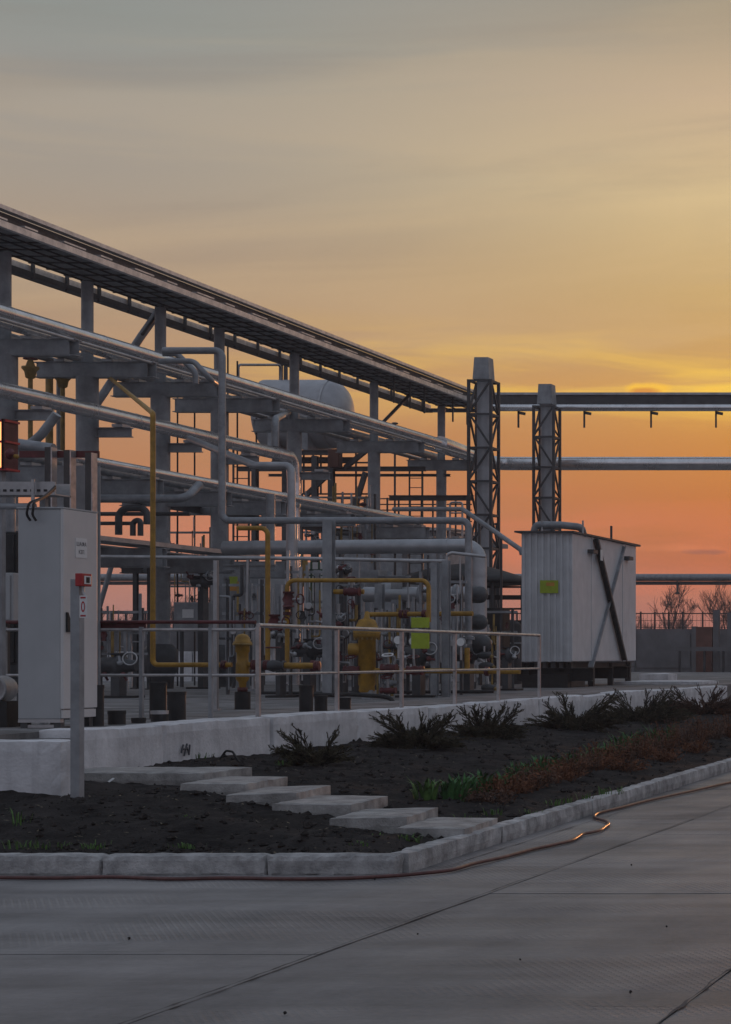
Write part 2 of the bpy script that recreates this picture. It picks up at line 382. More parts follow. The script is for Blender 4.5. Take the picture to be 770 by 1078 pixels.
def pipeline(name, label, pts, r, mat='pipe_grey', bend=None, cat='pipe', group=None, flanges=(), bands=0, bandmat='galvanised', fmat=None, seg=14, bolts=False, bandr=1.06):
    """a run of pipe as a thing: the tube, flanges (point, axis) and cladding bands"""
    pts = [Vector(p) for p in pts]
    t = thing(name, label, cat, pts[0] if pts[0].z < pts[-1].z else pts[-1], group)
    MB().tube(pts, r, bend if bend is not None else r*2.2, seg).build('tube', mat, t)
    for (c, ax) in flanges:
        m = MB().lathe([(-.028, r*1.02), (-.028, r*1.75), (-.004, r*1.75), (-.004, r*1.6), (.004, r*1.6), (.004, r*1.75), (.028, r*1.75), (.028, r*1.02)], c, ax, 16)
        m.build('flange', fmat or mat, t)
    if bands:
        for i in range(len(pts)-1):
            a, b = pts[i], pts[i+1]; L_ = (b-a).length; n = int(L_/bands)
            for k in range(1, n+1):
                c = a + (b-a)*((k-.5)/n) if n else a
                d = (b-a).normalized(); MB().tube([c-d*.025, c+d*.025], r*bandr, 0, seg).build('band', bandmat, t)
    return t

# ================================================================== the setting
YARD = .86
def sheet(x0, x1, y0, y1, z): return MB().add([(x0,y0,z),(x1,y0,z),(x1,y1,z),(x0,y1,z)], [[0,1,2,3]])
struct('ground', sheet(-325, 265, -55, 635, -.12), 'ground')
road = struct('road', sheet(-60, 60, -20, 84, -.014), 'joint')
xb = [-15.9, -11.35, -4.45, -2.13, .19, 2.5]
for i in range(len(xb)-1):
    off = {0: .3, 1: 1.6, 2: 0, 3: 2.1, 4: 1.0}[i]
    y = 4.4 + off
    while y < 46:
        L_ = 4.2; rnd = random.Random(i*100+int(y*10)); g = .005 + .006*rnd.random()
        X0, X1, Y0, Y1 = xb[i]+g, xb[i+1]-g*.6, y+.0025, y+L_-.0025
        if X1 < -5.2 and Y0 > 13.9: y += L_; continue
        if X1 < -5.2: Y1 = min(Y1, 13.9)
        dz = rnd.uniform(-.004, .004)
        m = MB(); nx, ny = 6, 10; V = []; Fs = []
        for a in range(nx+1):
            for b in range(ny+1):
                x = X0+(X1-X0)*a/nx; yy = Y0+(Y1-Y0)*b/ny; e = (a in (0,nx)) or (b in (0,ny))
                jx = .012*noise.noise(Vector((x*3, yy*3, i))) if e else 0
                V.append((x+jx*(a in (0,nx)), yy+jx*(b in (0,ny)), dz + .004*noise.noise(Vector((x*.8, yy*.8, 3))) - (.006 if e else 0)))
        for a in range(nx):
            for b in range(ny): q = a*(ny+1)+b; Fs.append([q, q+ny+1, q+ny+2, q+1])
        m.add(V, Fs, True)
        ringi = [a*(ny+1) for a in range(nx+1)] + [nx*(ny+1)+b for b in range(1, ny+1)] + [a*(ny+1)+ny for a in range(nx-1, -1, -1)] + [b for b in range(ny-1, 0, -1)]
        lo = [(V[q][0], V[q][1], -.03) for q in ringi]; hi = [V[q] for q in ringi]; n = len(ringi)
        m.add(hi+lo, [[k, n+k, n+(k+1)%n, (k+1)%n] for k in range(n)])
        m.build('road_slab', 'road_concrete', road); y += L_
# dirt and broken edges along the joints
def ribbon(x0, y0, x1, y1, w, seed, n=60, z=.0065):
    V = []; d = Vector((x1-x0, y1-y0, 0)).normalized(); o = Vector((-d.y, d.x, 0))
    for k in range(n+1):
        t = k/n; p = Vector((x0+(x1-x0)*t, y0+(y1-y0)*t, z)); q = Vector((t*n*.35, seed*7.7, 0)); e = min(1, 6*t, 6*(1-t))
        w = w if k == 0 else w
        a = .28*w*e*max(.0, .25+1.3*noise.noise(q)); b = .28*w*e*max(.0, .25+1.3*noise.noise(q+Vector((0,50,0)))); c = o*w*.25*noise.noise(q*.6+Vector((9,9,0)))
        V += [p+c-o*(a+.002), p+c+o*(b+.002)]
    return MB().add(V, [[2*k, 2*k+1, 2*k+3, 2*k+2] for k in range(n)])
for k, (x0, y0, x1, y1, w) in enumerate([(-4.45,7.6,-4.45,10.2,.06), (-4.45,10,-4.45,14,.03), (-4.45,14,-4.45,26,.04), (-2.13,7.8,-2.13,11,.06), (-2.6,8.63,-2.1,8.6,.03), (-4.2,12.8,-3.5,12.81,.02), (-3.1,12.81,-2.9,12.8,.02), (-6.6,10.2,-5.3,10.21,.014), (-6.9,9.1,-6.1,9.13,.012), (-8.6,13.72,-6.2,13.74,.02), (-5.3,13.9,-5.4,20,.03), (-4.2,18.1,-4.9,17.9,.05), (-5.2,11.6,-4.5,11.5,.012)]):
    ribbon(x0, y0, x1, y1, w, k+1).build('joint_dirt', 'joint', road)
for k, (u, v) in enumerate([(665,912),(702,977),(664,1047),(440,985),(136,990),(300,1069),(548,1012),(395,927)]):
    Y = F*H/(v-V0); x = (u-U0)*Y/F; rr = .006+.006*random.random()
    tag(MB().rough_block(x-rr, x+rr, Y-rr, Y+rr, .004, .004+rr*1.5, rr*.7, rr*.3, 60, k).build('pebble', 'clod'),
        ['dark pebble on the road beyond the hose bend', 'dark pebble at the right on the ribbed concrete', 'dark pebble low at the right near the cracked joint', 'small dark pebble mid road', 'small dark pebble at left on the worn concrete', 'dark pebble on the road at the bottom left', 'small dark pebble on the ribbed slab right of centre', 'small dark pebble just off the left kerb'][k], 'pebble', 'pebbles on the road')

# kerbs ------------------------------------------------------------
KX = lambda y: -5.45 - .027*(y-14.2)
kerb = struct('kerb', sheet(-16, KX(13.9)-.02, 13.83, 13.95, -.02), 'joint')
xs = [-5.47, -6.42, -7.62, -8.83, -10.03, -11.2, -12.4, -13.6, -14.8]
for k in range(len(xs)-1):
    MB().rough_block(xs[k+1]+.001, xs[k]-.001, 13.8, 13.97, -.03, .152, .05, .008, 8, k).build('kerb_stone', 'kerb_concrete', kerb)
y = 13.985; k = 20
for L_ in (2.2, 2.9, 2.9, 3.0, 2.9, 3, 2.9, 3, 3, 3, 3, 3):
    m = MB().rough_block(-.17, 0, y+.001, y+L_-.001, -.03, .15, .075, .006, 6, k)
    m.v = [(p[0]+KX(p[1]), p[1], p[2]) for p in m.v]; m.build('kerb_stone', 'kerb_concrete', kerb); y += L_; k += 1

steps = [ # right edge u, back v, top z, length to the left
    (530, 860, .205, .56, 'lowest stepping slab, lying against the right kerb'), (469, 850, .27, .62, 'second stepping slab up from the kerb'), (414, 837, .33, .66, 'third stepping slab up from the kerb'),
    (356, 827, .39, .60, 'fourth stepping slab up from the kerb'), (308, 817, .45, .58, 'fifth stepping slab up, just below the long landing slab'), (267, 807, .50, 1.5, 'long landing slab at the top of the steps, against the white wall')]
STEP_BOXES = []
for k, (u, v, z, L_, lab) in enumerate(steps):
    s_ = (v-V0)/(H-z); x1_ = (u-U0)/s_; STEP_BOXES.append((x1_-L_-.05, x1_+.05, F/s_-1.15, F/s_+.05, z))
# planting bed -------------------------------------------------------
def sm(t): t = max(0, min(1, t)); return t*t*(3-2*t)
def soil_base(x, y):
    tx = (KX(y)-.17-x)/4.6; ty = (y-13.97)/2.75
    if y > 18.5: ty = 1
    return .125 + .34*min(max(0, min(1, tx))**.9, max(0, min(1, ty)))
def soil_z(x, y):
    e = sm(min((KX(y)-.17-x)/.35, (y-13.97)/.35))
    p = Vector((x, y, 0))
    zb_ = soil_base(x, y)
    for (sx0, sx1, sy0, sy1, sz) in STEP_BOXES:
        d_ = max(sx0-x, x-sx1, sy0-y, y-sy1)
        if d_ < .3: zb_ = min(zb_, sz-.10 + max(0, d_)*.3)
    return zb_ + e*(.05*noise.noise(p*.9) + .028*noise.noise(p*2.7+Vector((4,4,0))) + .034*abs(noise.noise(p*5.5)) + .018*noise.noise(p*13))
def bed():
    idx = {}; V = []; Fs = []; c = .055
    x0, x1, y0, y1 = -14.0, -5.6, 13.96, 56.0
    nx = int((x1-x0)/c); rows = []; y = y0
    while y < y1: rows.append(y); y += c if y < 24 else c*1.9
    def ok(x, y):
        if x > KX(y)-.16: return False
        if x < -9.3 and 16.65 < y < 18.2: return x > -10.9
        if x < -9.5 and y > 16.65: return x > -10.6
        return True
    def vid(i, j):
        if (i,j) not in idx:
            x = x0+i*c; yy = rows[j]; x = min(x, KX(yy)-.165)
            idx[(i,j)] = len(V); V.append((x, yy, soil_z(x, yy)))
        return idx[(i,j)]
    for j in range(len(rows)-1):
        for i in range(nx):
            if ok(x0+i*c, rows[j]) : Fs.append([vid(i,j), vid(i+1,j), vid(i+1,j+1), vid(i,j+1)])
    return MB().add(V, Fs, True)
bedo = struct('soil_bed', bed(), 'soil'); bedo['label'] = 'dark bare soil of the planting bed inside the kerb'
def scatter_clods():
    m = MB(); rnd = random.Random(3)
    for _ in range(5200):
        y = 14.0 + 22*rnd.random()**1.7; x = rnd.uniform(-10.3 if y > 16.5 else -11.5, KX(y)-.2)
        if x < -9.4 and 16.3 < y < 18.4: continue
        r = .006 + .038*rnd.random()**4; z = soil_z(x, y)
        V = []
        for d in ((1,0,0),(-1,0,0),(0,1,0),(0,-1,0),(0,0,1),(0,0,-1)):
            q = r*rnd.uniform(.6, 1.3); V.append((x+d[0]*q+rnd.uniform(-.3,.3)*r, y+d[1]*q, z+r*.25+d[2]*q*.8))
        m.add(V, [[0,2,4],[2,1,4],[1,3,4],[3,0,4],[2,0,5],[1,2,5],[3,1,5],[0,3,5]])
    return m
tag(scatter_clods().build('soil_clods', 'clod'), 'crumbled clods of earth scattered over the planting bed', 'soil', kind='stuff')

def litter():
    m = MB(); rnd = random.Random(77)
    for _ in range(1500):
        y = 14.0 + 20*rnd.random()**1.6; x = rnd.uniform(-10.2 if y > 16.5 else -11.5, KX(y)-.2)
        if x < -9.4 and 16.3 < y < 18.4: continue
        p = Vector((x, y, soil_z(x, y)+.008)); a = rnd.uniform(0, 6.28); d = Vector((math.cos(a), math.sin(a), rnd.uniform(-.2,.5)))*rnd.uniform(.008,.03); o = Vector((-math.sin(a), math.cos(a), rnd.uniform(-.3,.3)))*rnd.uniform(.003,.008)
        m.add([p-d-o, p+d*.2-o*1.5, p+d, p+d*.1+o*1.4], [[0,1,2,3]])
    return m
tag(litter().build('leaf_litter', 'straw'), 'dry leaf and straw litter scattered on the soil', 'litter', kind='stuff')
# stepping slabs -------------------------------------------------------
for k, (u, v, z, L_, lab) in enumerate(steps):
    s = (v-V0)/(H-z); Yb = F/s; x1 = (u-U0)/s; dep = 1.05 if k < 5 else 1.0
    m = MB().rough_block(x1-L_, x1, Yb-dep, Yb, z-.15, z, .07, .004, 6, 40+k)
    cx, cy = x1-L_/2, Yb-dep/2; a = R([5, 7, 5.5, 8, 5, 1][k]); til = R([1.2, -.8, 1.0, -1.2, .6, 0][k])
    M = Matrix.Translation((cx, cy, z)) @ Matrix.Rotation(a, 4, 'Z') @ Matrix.Rotation(til, 4, 'Y') @ Matrix.Translation((-cx, -cy, -z))
    tag(m.build('stepping_slab', 'slab_concrete', xf=M), 'grey concrete ' + lab, 'step', 'stepping slabs across the bed')

# white wall -------------------------------------------------------
wl = thing('concrete_wall', 'low whitewashed concrete wall running back along the planting bed', 'wall', (-10.5, 30, .4))
ys = [18.36, 19.9, 22.4, 24.8, 27.3, 29.7, 32.2, 34.7, 37.2, 39.7, 42.2, 44.6, 46.6]
for k in range(len(ys)-1):
    rnd = random.Random(k); dx = rnd.uniform(-.015, .015); dz = rnd.uniform(-.012, .014)
    MB().rough_block(-10.76+dx, -10.33+dx, ys[k]+.005, ys[k+1]-.005, .30, .865+dz, .1, .008, 4, 60+k, .02).build('wall_block', 'whitewash', wl)
fw = thing('concrete_wall', 'short end of whitewashed concrete wall in front of the grey cabinet', 'wall', (-11.5, 16.6, .4))
for k, (a, b) in enumerate([(-11.6, -9.45), (-14.2, -11.61)]):
    MB().rough_block(a, b, 16.5, 16.84, .2, .858, .09, .007, 4, 90+k, .012).build('wall_block', 'whitewash', fw)
# scratched paint marks on the wall
mk = MB()
for (a, b) in [((191,793),(193,784)), ((194,796),(197,783)), ((197,787),(199,794)), ((199,795),(200,784)), ((192,789),(197,788))]:
    mk.tube([px(*a, -10.322), px(*b, -10.322)], .009, 0, 6)
mk.build('paint_mark', 'ink', wl)
yard = struct('plant_yard', MB().box(-70, -10.74, 16.83, 84, .2, YARD), 'platform_concrete')
struct('wall_footing', MB().box(-10.75, -10.38, 16.9, 18.33, .2, .80), 'platform_concrete')
bw = thing('bund_wall', 'long low white concrete bund wall behind the process pipework', 'wall', (-24, 54, YARD))
for k in range(7):
    MB().rough_block(-38+k*2.7+.01, -38+(k+1)*2.7-.01, 54, 54.3, YARD-.05, 1.72, .3, .006, 3, 120+k).build('wall_block', 'whitewash', bw)
pv = thing('concrete_kerb_block', 'flat pale concrete slabs lying behind the wall right of the kiosk', 'slab', (-13, 50, YARD))
for k, (x0, x1, y0, y1, z) in enumerate([(-13.6, -11.4, 48.2, 50.4, .945), (-13.6, -12.8, 50.6, 51.6, 1.12)]):
    MB().rough_block(x0, x1, y0, y1, YARD-.02, z, .25, .01, 3, 140+k).build('slab', 'whitewash', pv)

# hose -------------------------------------------------------------
def rp(u, v, z=.012):
    Y = F*(H-z)/(v-V0); return Vector(((u-U0)*Y/F, Y, z))
hp = [(-60,923.5),(0,924),(60,924.5),(120,923.5),(180,925.5),(240,924.5),(300,925.5),(360,925),(410,922.5),(440,920),(475,916),(500,909),(530,902.5),(560,894.5),(585,889),(603,884.5),(613,878.5),(622,876.5),(632,874),(638,870),(641,867.5),(638,864.5),(631,862.5),(626,860),(628,857),(636,854.5),(655,850),(676,844.5),(700,839),(730,832.5),(770,823.5),(830,811)]
def smooth_path(ps, n=5):
    out = []
    for i in range(len(ps)-1):
        p0, p1, p2, p3 = ps[max(i-1,0)], ps[i], ps[i+1], ps[min(i+2, len(ps)-1)]
        for k in range(n):
            t = k/n; out.append(.5*((2*p1)+(p2-p0)*t+(2*p0-5*p1+4*p2-p3)*t*t+(3*p1-3*p2+p3-p0)*t**3))
    return out+[ps[-1]]
tag(MB().tube(smooth_path([rp(*q, .02) for q in hp]), .0145, 0, 10).build('garden_hose', 'hose'), 'reddish brown hose lying along the kerb and snaking over the road', 'hose')

# plants -----------------------------------------------------------
def juniper(mb, tw, base, w, h, rnd, n=30, lean=Vector((0,0,0))):
    def spray(p0, e, sag, r, lv):
        mid = (p0+e)/2 + Vector((rnd.uniform(-.05,.05), rnd.uniform(-.05,.05), sag)); K = 8
        f = lambda t: p0*(1-t)**2 + mid*2*t*(1-t) + e*t*t
        pts = [f(k/K) for k in range(K+1)]; L_ = (e-p0).length
        tw.tube(pts, r, 0, 4, False, [r*(1-.8*k/K) for k in range(K+1)])
        if lv == 0:
            for q in range(13):
                t = .15+.82*(q+rnd.random())/13; p = f(t); d = (f(min(1,t+.05))-f(t-.05)).normalized()
                s = Vector((rnd.gauss(0,1), rnd.gauss(0,1), rnd.gauss(.15,.55))).normalized()
                spray(p, p + (d*1.5+s*.8).normalized()*L_*rnd.uniform(.18,.40)*(1.2-.6*t), rnd.uniform(-.01,.02), r*.5, 1)
        m = int(L_/.0042)
        for q in range(m):
            t = (.30 if lv == 0 else .05)+(.95-(.30 if lv == 0 else .05))*q/m + .05*rnd.random(); p = f(min(1,t)); d = (f(min(1,t+.04))-f(max(0,t-.04))).normalized()
            s = Vector((rnd.gauss(0,1), rnd.gauss(0,1), rnd.gauss(.1,1))).normalized()
            tip = p + (d*1.1+s*.8).normalized()*rnd.uniform(.018,.042); o = d.cross(s)
            if o.length < 1e-4: continue
            o = o.normalized()*rnd.uniform(.0035,.0075); mb.add([p-o, p+o, tip], [[0,1,2]])
    for b in range(n):
        a = rnd.uniform(0, 2*math.pi); out = rnd.random()**.55; L_ = w*(.25+.75*out)*rnd.uniform(.75,1.1)
        up = h*(.75-.35*out)*rnd.uniform(.05, 1.0) if rnd.random() > .10 else h*rnd.uniform(.75,1.05)
        p0 = base+Vector((math.cos(a)*w*.12*rnd.random(), math.sin(a)*w*.12*rnd.random(), -.02))
        spray(p0, base+Vector((math.cos(a)*L_, math.sin(a)*L_*.8, up))+lean*up, h*rnd.uniform(.0,.16), .005, 0)
def soil_pt(u, v):       # where the sight line meets the bed
    lo, hi = 13.9, 60.0
    for _ in range(50):
        mid = (lo+hi)/2; s = F/mid; x = (u-U0)/s; z = H+(V0-v)/s
        if z > soil_base(x, mid): lo = mid
        else: hi = mid
    return Vector(((u-U0)*lo/F, lo, soil_base((u-U0)*lo/F, lo)))
jl = [(332, 811, 78, 46, 'juniper', 'sparse dark juniper at left, nearest the steps'), (441, 795, 92, 44, 'juniper', 'wide dark juniper second from the steps, against the white wall'),
      (513, 784, 78, 38, 'juniper', 'dark juniper third from the steps'), (606, 775, 104, 44, 'juniper', 'dense dark juniper in front of the raised kiosk'), (675, 766, 96, 38, 'juniper', 'dark juniper right of the kiosk braces'),
      (742, 758, 100, 33, 'juniper_red', 'reddish dark juniper at the right edge by the wall end')]
for k, (u, v, w, h, mt, lab) in enumerate(jl):
    b = soil_pt(u, v-6); s = F/b.y; rnd = random.Random(k+5); m = MB(); tw = MB()
    juniper(m, tw, b, w/2/s*1.12, h/s*.85, rnd, 54 if k == 0 else 120, Vector((random.Random(k+90).uniform(-.25,.25), 0, 0)))
    t = thing('juniper_shrub', lab, 'shrub', b, 'junipers along the white wall')
    m.build('foliage', mt, t); tw.build('stem', 'twig', t)
def tuft(m, b, h, n, rnd, spread=.06, wid=.009):
    for _ in range(n):
        a = rnd.uniform(0, 6.28); p = b + Vector((math.cos(a), math.sin(a), 0))*spread*rnd.random(); hh = h*rnd.uniform(.5, 1.15)
        d = Vector((math.cos(a), math.sin(a), 0))*hh*rnd.uniform(.1, .65); o = Vector((-math.sin(a), math.cos(a), 0)).normalized()*wid*rnd.uniform(.6, 1.3)
        q = p + d*.45 + Vector((0,0,hh*.7)); e = p + d + Vector((0,0,hh*rnd.uniform(.75,1)))
        m.add([p-o, p+o, q+o*.8, q-o*.8, e], [[0,1,2,3],[3,2,4]])
ORD = 'first second third fourth fifth sixth seventh eighth ninth tenth eleventh twelfth thirteenth fourteenth fifteenth sixteenth seventeenth eighteenth nineteenth twentieth'.split()
gl = [(449,843,26,14,'leaf_bright'),(467,842,24,12,'leaf_green'),(479,843,26,16,'leaf_green'),(489,838,24,13,'leaf_green'),(507,836,26,18,'leaf_green'),(545,824,22,16,'leaf_green'),(556,822,20,12,'leaf_green'),(571,816,22,14,'leaf_green'),
      (590,812,20,12,'leaf_green'),(606,808,20,14,'leaf_green'),(625,803,20,14,'leaf_green'),(640,800,20,12,'leaf_green'),(652,794,22,14,'leaf_green'),(668,790,24,14,'leaf_green'),(690,785,22,12,'leaf_green'),(706,780,20,12,'leaf_green'),(530,829,18,10,'leaf_green')]
for k, (u, v, h, n, mt) in enumerate(sorted(gl)):
    b = soil_pt(u, v); s = F/b.y; m = MB(); tuft(m, b-Vector((0,0,.02)), h*1.1/s, n*3, random.Random(k), .11, .016)
    lab = ('first' if k == 0 else 'last' if k == len(gl)-1 else None)
    tag(m.build('iris_clump', mt), ORD[k]+' green leaf clump of the flower row, counted from the steps', 'plant', 'green leaf clumps in the flower row')
rl = [(527,838,22),(515,846,16),(548,836,22),(560,830,24),(578,826,24),(596,822,26),(610,816,26),(628,811,26),(641,806,24),(660,803,26),(676,798,26),(690,796,22),(704,791,28),(720,786,28),(737,783,28),(752,780,26),(768,777,28),(660,812,14),(700,802,14),(735,793,14)]
def dead_clump(b, h, rnd, n=60):
    m = MB()
    for _ in range(n):
        a = rnd.uniform(0, 6.28); r = .22*rnd.random()**.6; p = b+Vector((math.cos(a)*r*.5, math.sin(a)*r*.5, -.02)); hh = h*rnd.uniform(.35, 1.05)
        e = p + Vector((math.cos(a)*r, math.sin(a)*r, hh)); mid = (p+e)/2 + Vector((rnd.uniform(-.03,.03), rnd.uniform(-.03,.03), .02))
        o = Vector((-math.sin(a), math.cos(a), 0))*.003
        m.add([p-o, p+o, mid+o, mid-o, e], [[0,1,2,3],[3,2,4]])
        for q in range(5):
            c = p+(e-p)*rnd.uniform(.35, 1); d = Vector((rnd.gauss(0,1), rnd.gauss(0,1), rnd.gauss(0,.8))).normalized()*rnd.uniform(.02,.045); w = d.orthogonal().normalized()*.010
            m.add([c-w, c+w, c+d], [[0,1,2]])
    return m
for k, (u, v, h) in enumerate(sorted(rl)):
    b = soil_pt(u, v); s = F/b.y
    tag(dead_clump(b, h*1.15/s, random.Random(k+50), 95).build('withered_clump', 'leaf_rust' if k % 3 else 'juniper_red'), ORD[k]+' withered rust brown clump of the flower row, counted from the steps', 'plant', 'withered clumps in the flower row')
def weeds():
    m = MB(); rnd = random.Random(9)
    for (u, v, h) in [(38,893,10),(20,894,12),(45,894,9),(95,894,7),(190,893,6),(200,894,7),(100,893,8),(195,862,5),(425,886,9),(490,865,9),(600,846,9),(620,843,10),(636,838,10),(585,848,8),(650,836,8),(560,858,7),(430,886,8),(210,800,9),(215,799,7),(300,806,6),(440,888,8),(520,858,8),(380,890,5),(60,893,7),(18,872,22),(395,884,6)]:
        b = soil_pt(u, v); tuft(m, b, h/(F/b.y), 14, rnd, .12, .006)
    return m
tag(weeds().build('weeds', 'leaf_bright'), 'small green weeds sprouting at the edge of the bare soil', 'weeds', kind='stuff')
for k, (u, v, lab) in enumerate([(68,841,'scrap of white litter on the soil by the call point post'), (117,825,'scrap of white litter on the soil under the landing slab'), (113,809,'small white scrap beside the post on the landing'), (219,841,'white scrap on the soil below the steps')]):
    b = soil_pt(u, v); a = k*1.3
    d = Vector((math.cos(a), math.sin(a), .5))*.03; e = Vector((-math.sin(a), math.cos(a), .2))*.012; b.z += .03
    tag(MB().hexa([b-d-e, b+d-e, b+d+e, b-d+e, b-d-e+Vector((0,0,.003)), b+d-e+Vector((0,0,.003)), b+d+e+Vector((0,0,.003)), b-d+e+Vector((0,0,.003))]).build('litter_scrap', 'litter'), lab, 'litter')
b = soil_pt(243, 803)
tag(MB().tube([b+Vector((-.14,.02,.02)), b+Vector((-.05,0,.13)), b+Vector((.02,0,.12)), b+Vector((.1,-.01,.0))], .012, .03, 8).build('bent_pipe_end', 'black'), 'short bent black pipe end sticking out of the soil by the wall', 'pipe')

# ------------------------------------------------------------------ far background
fn = thing('perimeter_fence', 'grey concrete panel fence topped with steel mesh across the background', 'fence', (-18, 92, 0))
for k in range(22):
    x = -58 + k*3.0; zt = 2.88 if k % 5 else 2.75
    MB().box(x+.04, x+2.96, 92, 92.12, -.1, zt).box(x+.2, x+2.8, 91.94, 92, 1.0, zt-.25).build('panel', 'far_concrete', fn)
    MB().box(x-.12, x+.12, 91.86, 92.16, -.1, 3.0).build('post', 'far_concrete', fn)
    for j in range(4): MB().box(x+.35+j*.68, x+.42+j*.68, 91.98, 92.05, zt-.01, 3.72).build('mesh_post', 'far_dark', fn)
    g = MB()
    for j in range(3): g.beam((x, 92.02, 2.95+j*.34), (x+3, 92.02, 2.95+j*.34), .03, .05 if j == 2 else .02)
    for j in range(15): g.beam((x+.1+j*.2, 92.02, zt), (x+.1+j*.2, 92.02, 3.6), .012, .012)
    g.build('mesh', 'far_dark', fn)
br = thing('gate_piers', 'brick panels between grey gate piers behind the fence at right', 'gate', (-18, 84, 0))
for (u0, u1, v0, v1, mt, nm) in [(733, 750, 660, 720, 'far_brick', 'brick_panel'), (771, 790, 655, 720, 'far_brick', 'brick_panel'), (751, 757, 642, 722, 'far_concrete', 'pier'), (766, 770, 645, 722, 'far_concrete', 'pier')]:
    a = py(u0, v1, 84); b = py(u1, v0, 84); MB().box(a.x, b.x, 84, 84.3, -.1, b.z).build(nm, mt, br)
a = py(712, 681, 83.4); b = py(860, 685.5, 83.4); gb = MB().box(a.x, b.x, 83.4, 83.6, b.z, a.z); gb.build('rail', 'far_concrete', br)
for u in (716, 742, 762): a = py(u, 683, 83.5); MB().beam((a.x, 83.5, -.1), (a.x, 83.5, a.z), .09, .09).build('leg', 'far_dark', br)
def hedge_mass(x0, x1, y0, y1, h, n, seed):
    m = MB(); rnd = random.Random(seed)
    for _ in range(n):
        x = rnd.uniform(x0, x1); y = rnd.uniform(y0, y1); z = h*rnd.random()**.7*(.6+.4*noise.noise(Vector((x*.5, y*.5, seed)))); d = Vector((rnd.gauss(0,1), rnd.gauss(0,1), rnd.gauss(.6,.6))).normalized()*rnd.uniform(.12,.3)
        w = d.orthogonal().normalized()*.05; p = Vector((x,y,max(0,z))); m.add([p-w, p+w, p+d], [[0,1,2]])
    return m
tag(hedge_mass(-24, 10, 76, 80, .75, 9000, 4).build('scrub', 'hedge'), 'dark low scrub in front of the far fence', 'scrub', kind='stuff')
def bare_tree(base, h, seed, lab):
    rnd = random.Random(seed); tr = MB(); cr = MB(); cnt = [0]
    def grow(p, d, L_, r, lev):
        n = 4; pts = [p]; q = p.copy(); dd = d.copy()
        for k in range(n):
            dd = (dd + Vector((rnd.gauss(0,.11), rnd.gauss(0,.11), rnd.gauss(.05,.07)))).normalized(); q = q + dd*L_/n; pts.append(q.copy())
        r1 = max(r*.55, .012); (tr if lev == 0 else cr).tube(pts, r, 0, 6 if lev < 2 else 3, False, [r+(r1-r)*k/n for k in range(n+1)])
        if lev >= 4: return
        kids = rnd.choice((4,5)) if lev else rnd.choice((6,7,8))
        if lev == 3: kids = 4
        for k in range(kids):
            t = rnd.uniform(.35, 1) if lev else rnd.uniform(.4, 1); i = min(n-1, int(t*n)); c = pts[i] + (pts[i+1]-pts[i])*(t*n-i)
            ax = Vector((rnd.gauss(0,1), rnd.gauss(0,1), .1)).normalized(); nd = (dd*rnd.uniform(.7,1.1) + ax*rnd.uniform(.5,.9) + Vector((0,0,.22))).normalized()
            grow(c, nd, L_*rnd.uniform(.5,.75), r1*rnd.uniform(.5,.85), lev+1)
    grow(base, Vector((0,0,1)), h*.48, h*.026, 0)
    t = thing('bare_tree', lab, 'tree', base, 'bare trees on the horizon'); tr.build('trunk', 'bark', t); cr.build('crown', 'bark', t)
tl = [(698, 616, 150, 'broad leafless tree on the horizon right of the kiosk'), (756, 612, 150, 'leafless tree at the right edge of the horizon'), (726, 640, 190, 'small faint leafless tree between the two larger ones at right'), (678, 640, 185, 'small leafless tree close beside the kiosk edge'),
      (112, 628, 150, 'leafless tree low behind the grey cabinet edge'), (136, 634, 165, 'leafless tree behind the slanted strut by the first yellow riser'), (200, 618, 150, 'leafless tree seen right of the first yellow riser'), (222, 626, 160, 'leafless tree seen behind the thin pipe stand'), (775, 630, 170, 'leafless tree just cut by the right edge'),
      (480, 640, 170, 'leafless tree far behind the pipe manifold ends')]
for k, (u, v, Y, lab) in enumerate(tl):
    a = py(u, v, Y); bare_tree(Vector((a.x, Y, -.1)), a.z*1.0, k+31, lab)
tag(hedge_mass(-130, 40, 170, 200, 3.6, 9000, 8).build('distant_shrubs', 'bark'), 'low far belt of bare brush along the horizon', 'brush', kind='stuff')
# far pipe bridge
fb = thing('far_pipe_bridge', 'distant single pipe bridge low above the horizon behind the fence', 'pipe bridge', (-40, 110, 0))
zc = py(700, 608, 110).z; MB().tube([(-70,110,zc),(20,110,zc)], .21, 0, 12).build('tube', 'pipe_grey', fb)
MB().box(-70, 20, 110.1, 110.3, zc-.42, zc-.22).build('girder', 'steel_dark', fb)
for k in range(20):
    x = -66+k*4.3; MB().beam((x,110,zc-.2),(x,110,zc-.85),.10,.10).beam((x-.12,110,zc-.9),(x+.12,110,zc-.9),.08,.16).build('hanger', 'steel_dark', fb)
for x in (-62, -50, -38, -8, 6):
    MB().beam((x,110.2,-.1),(x,110.2,zc-.42),.3,.3).build('column', 'steel', fb)

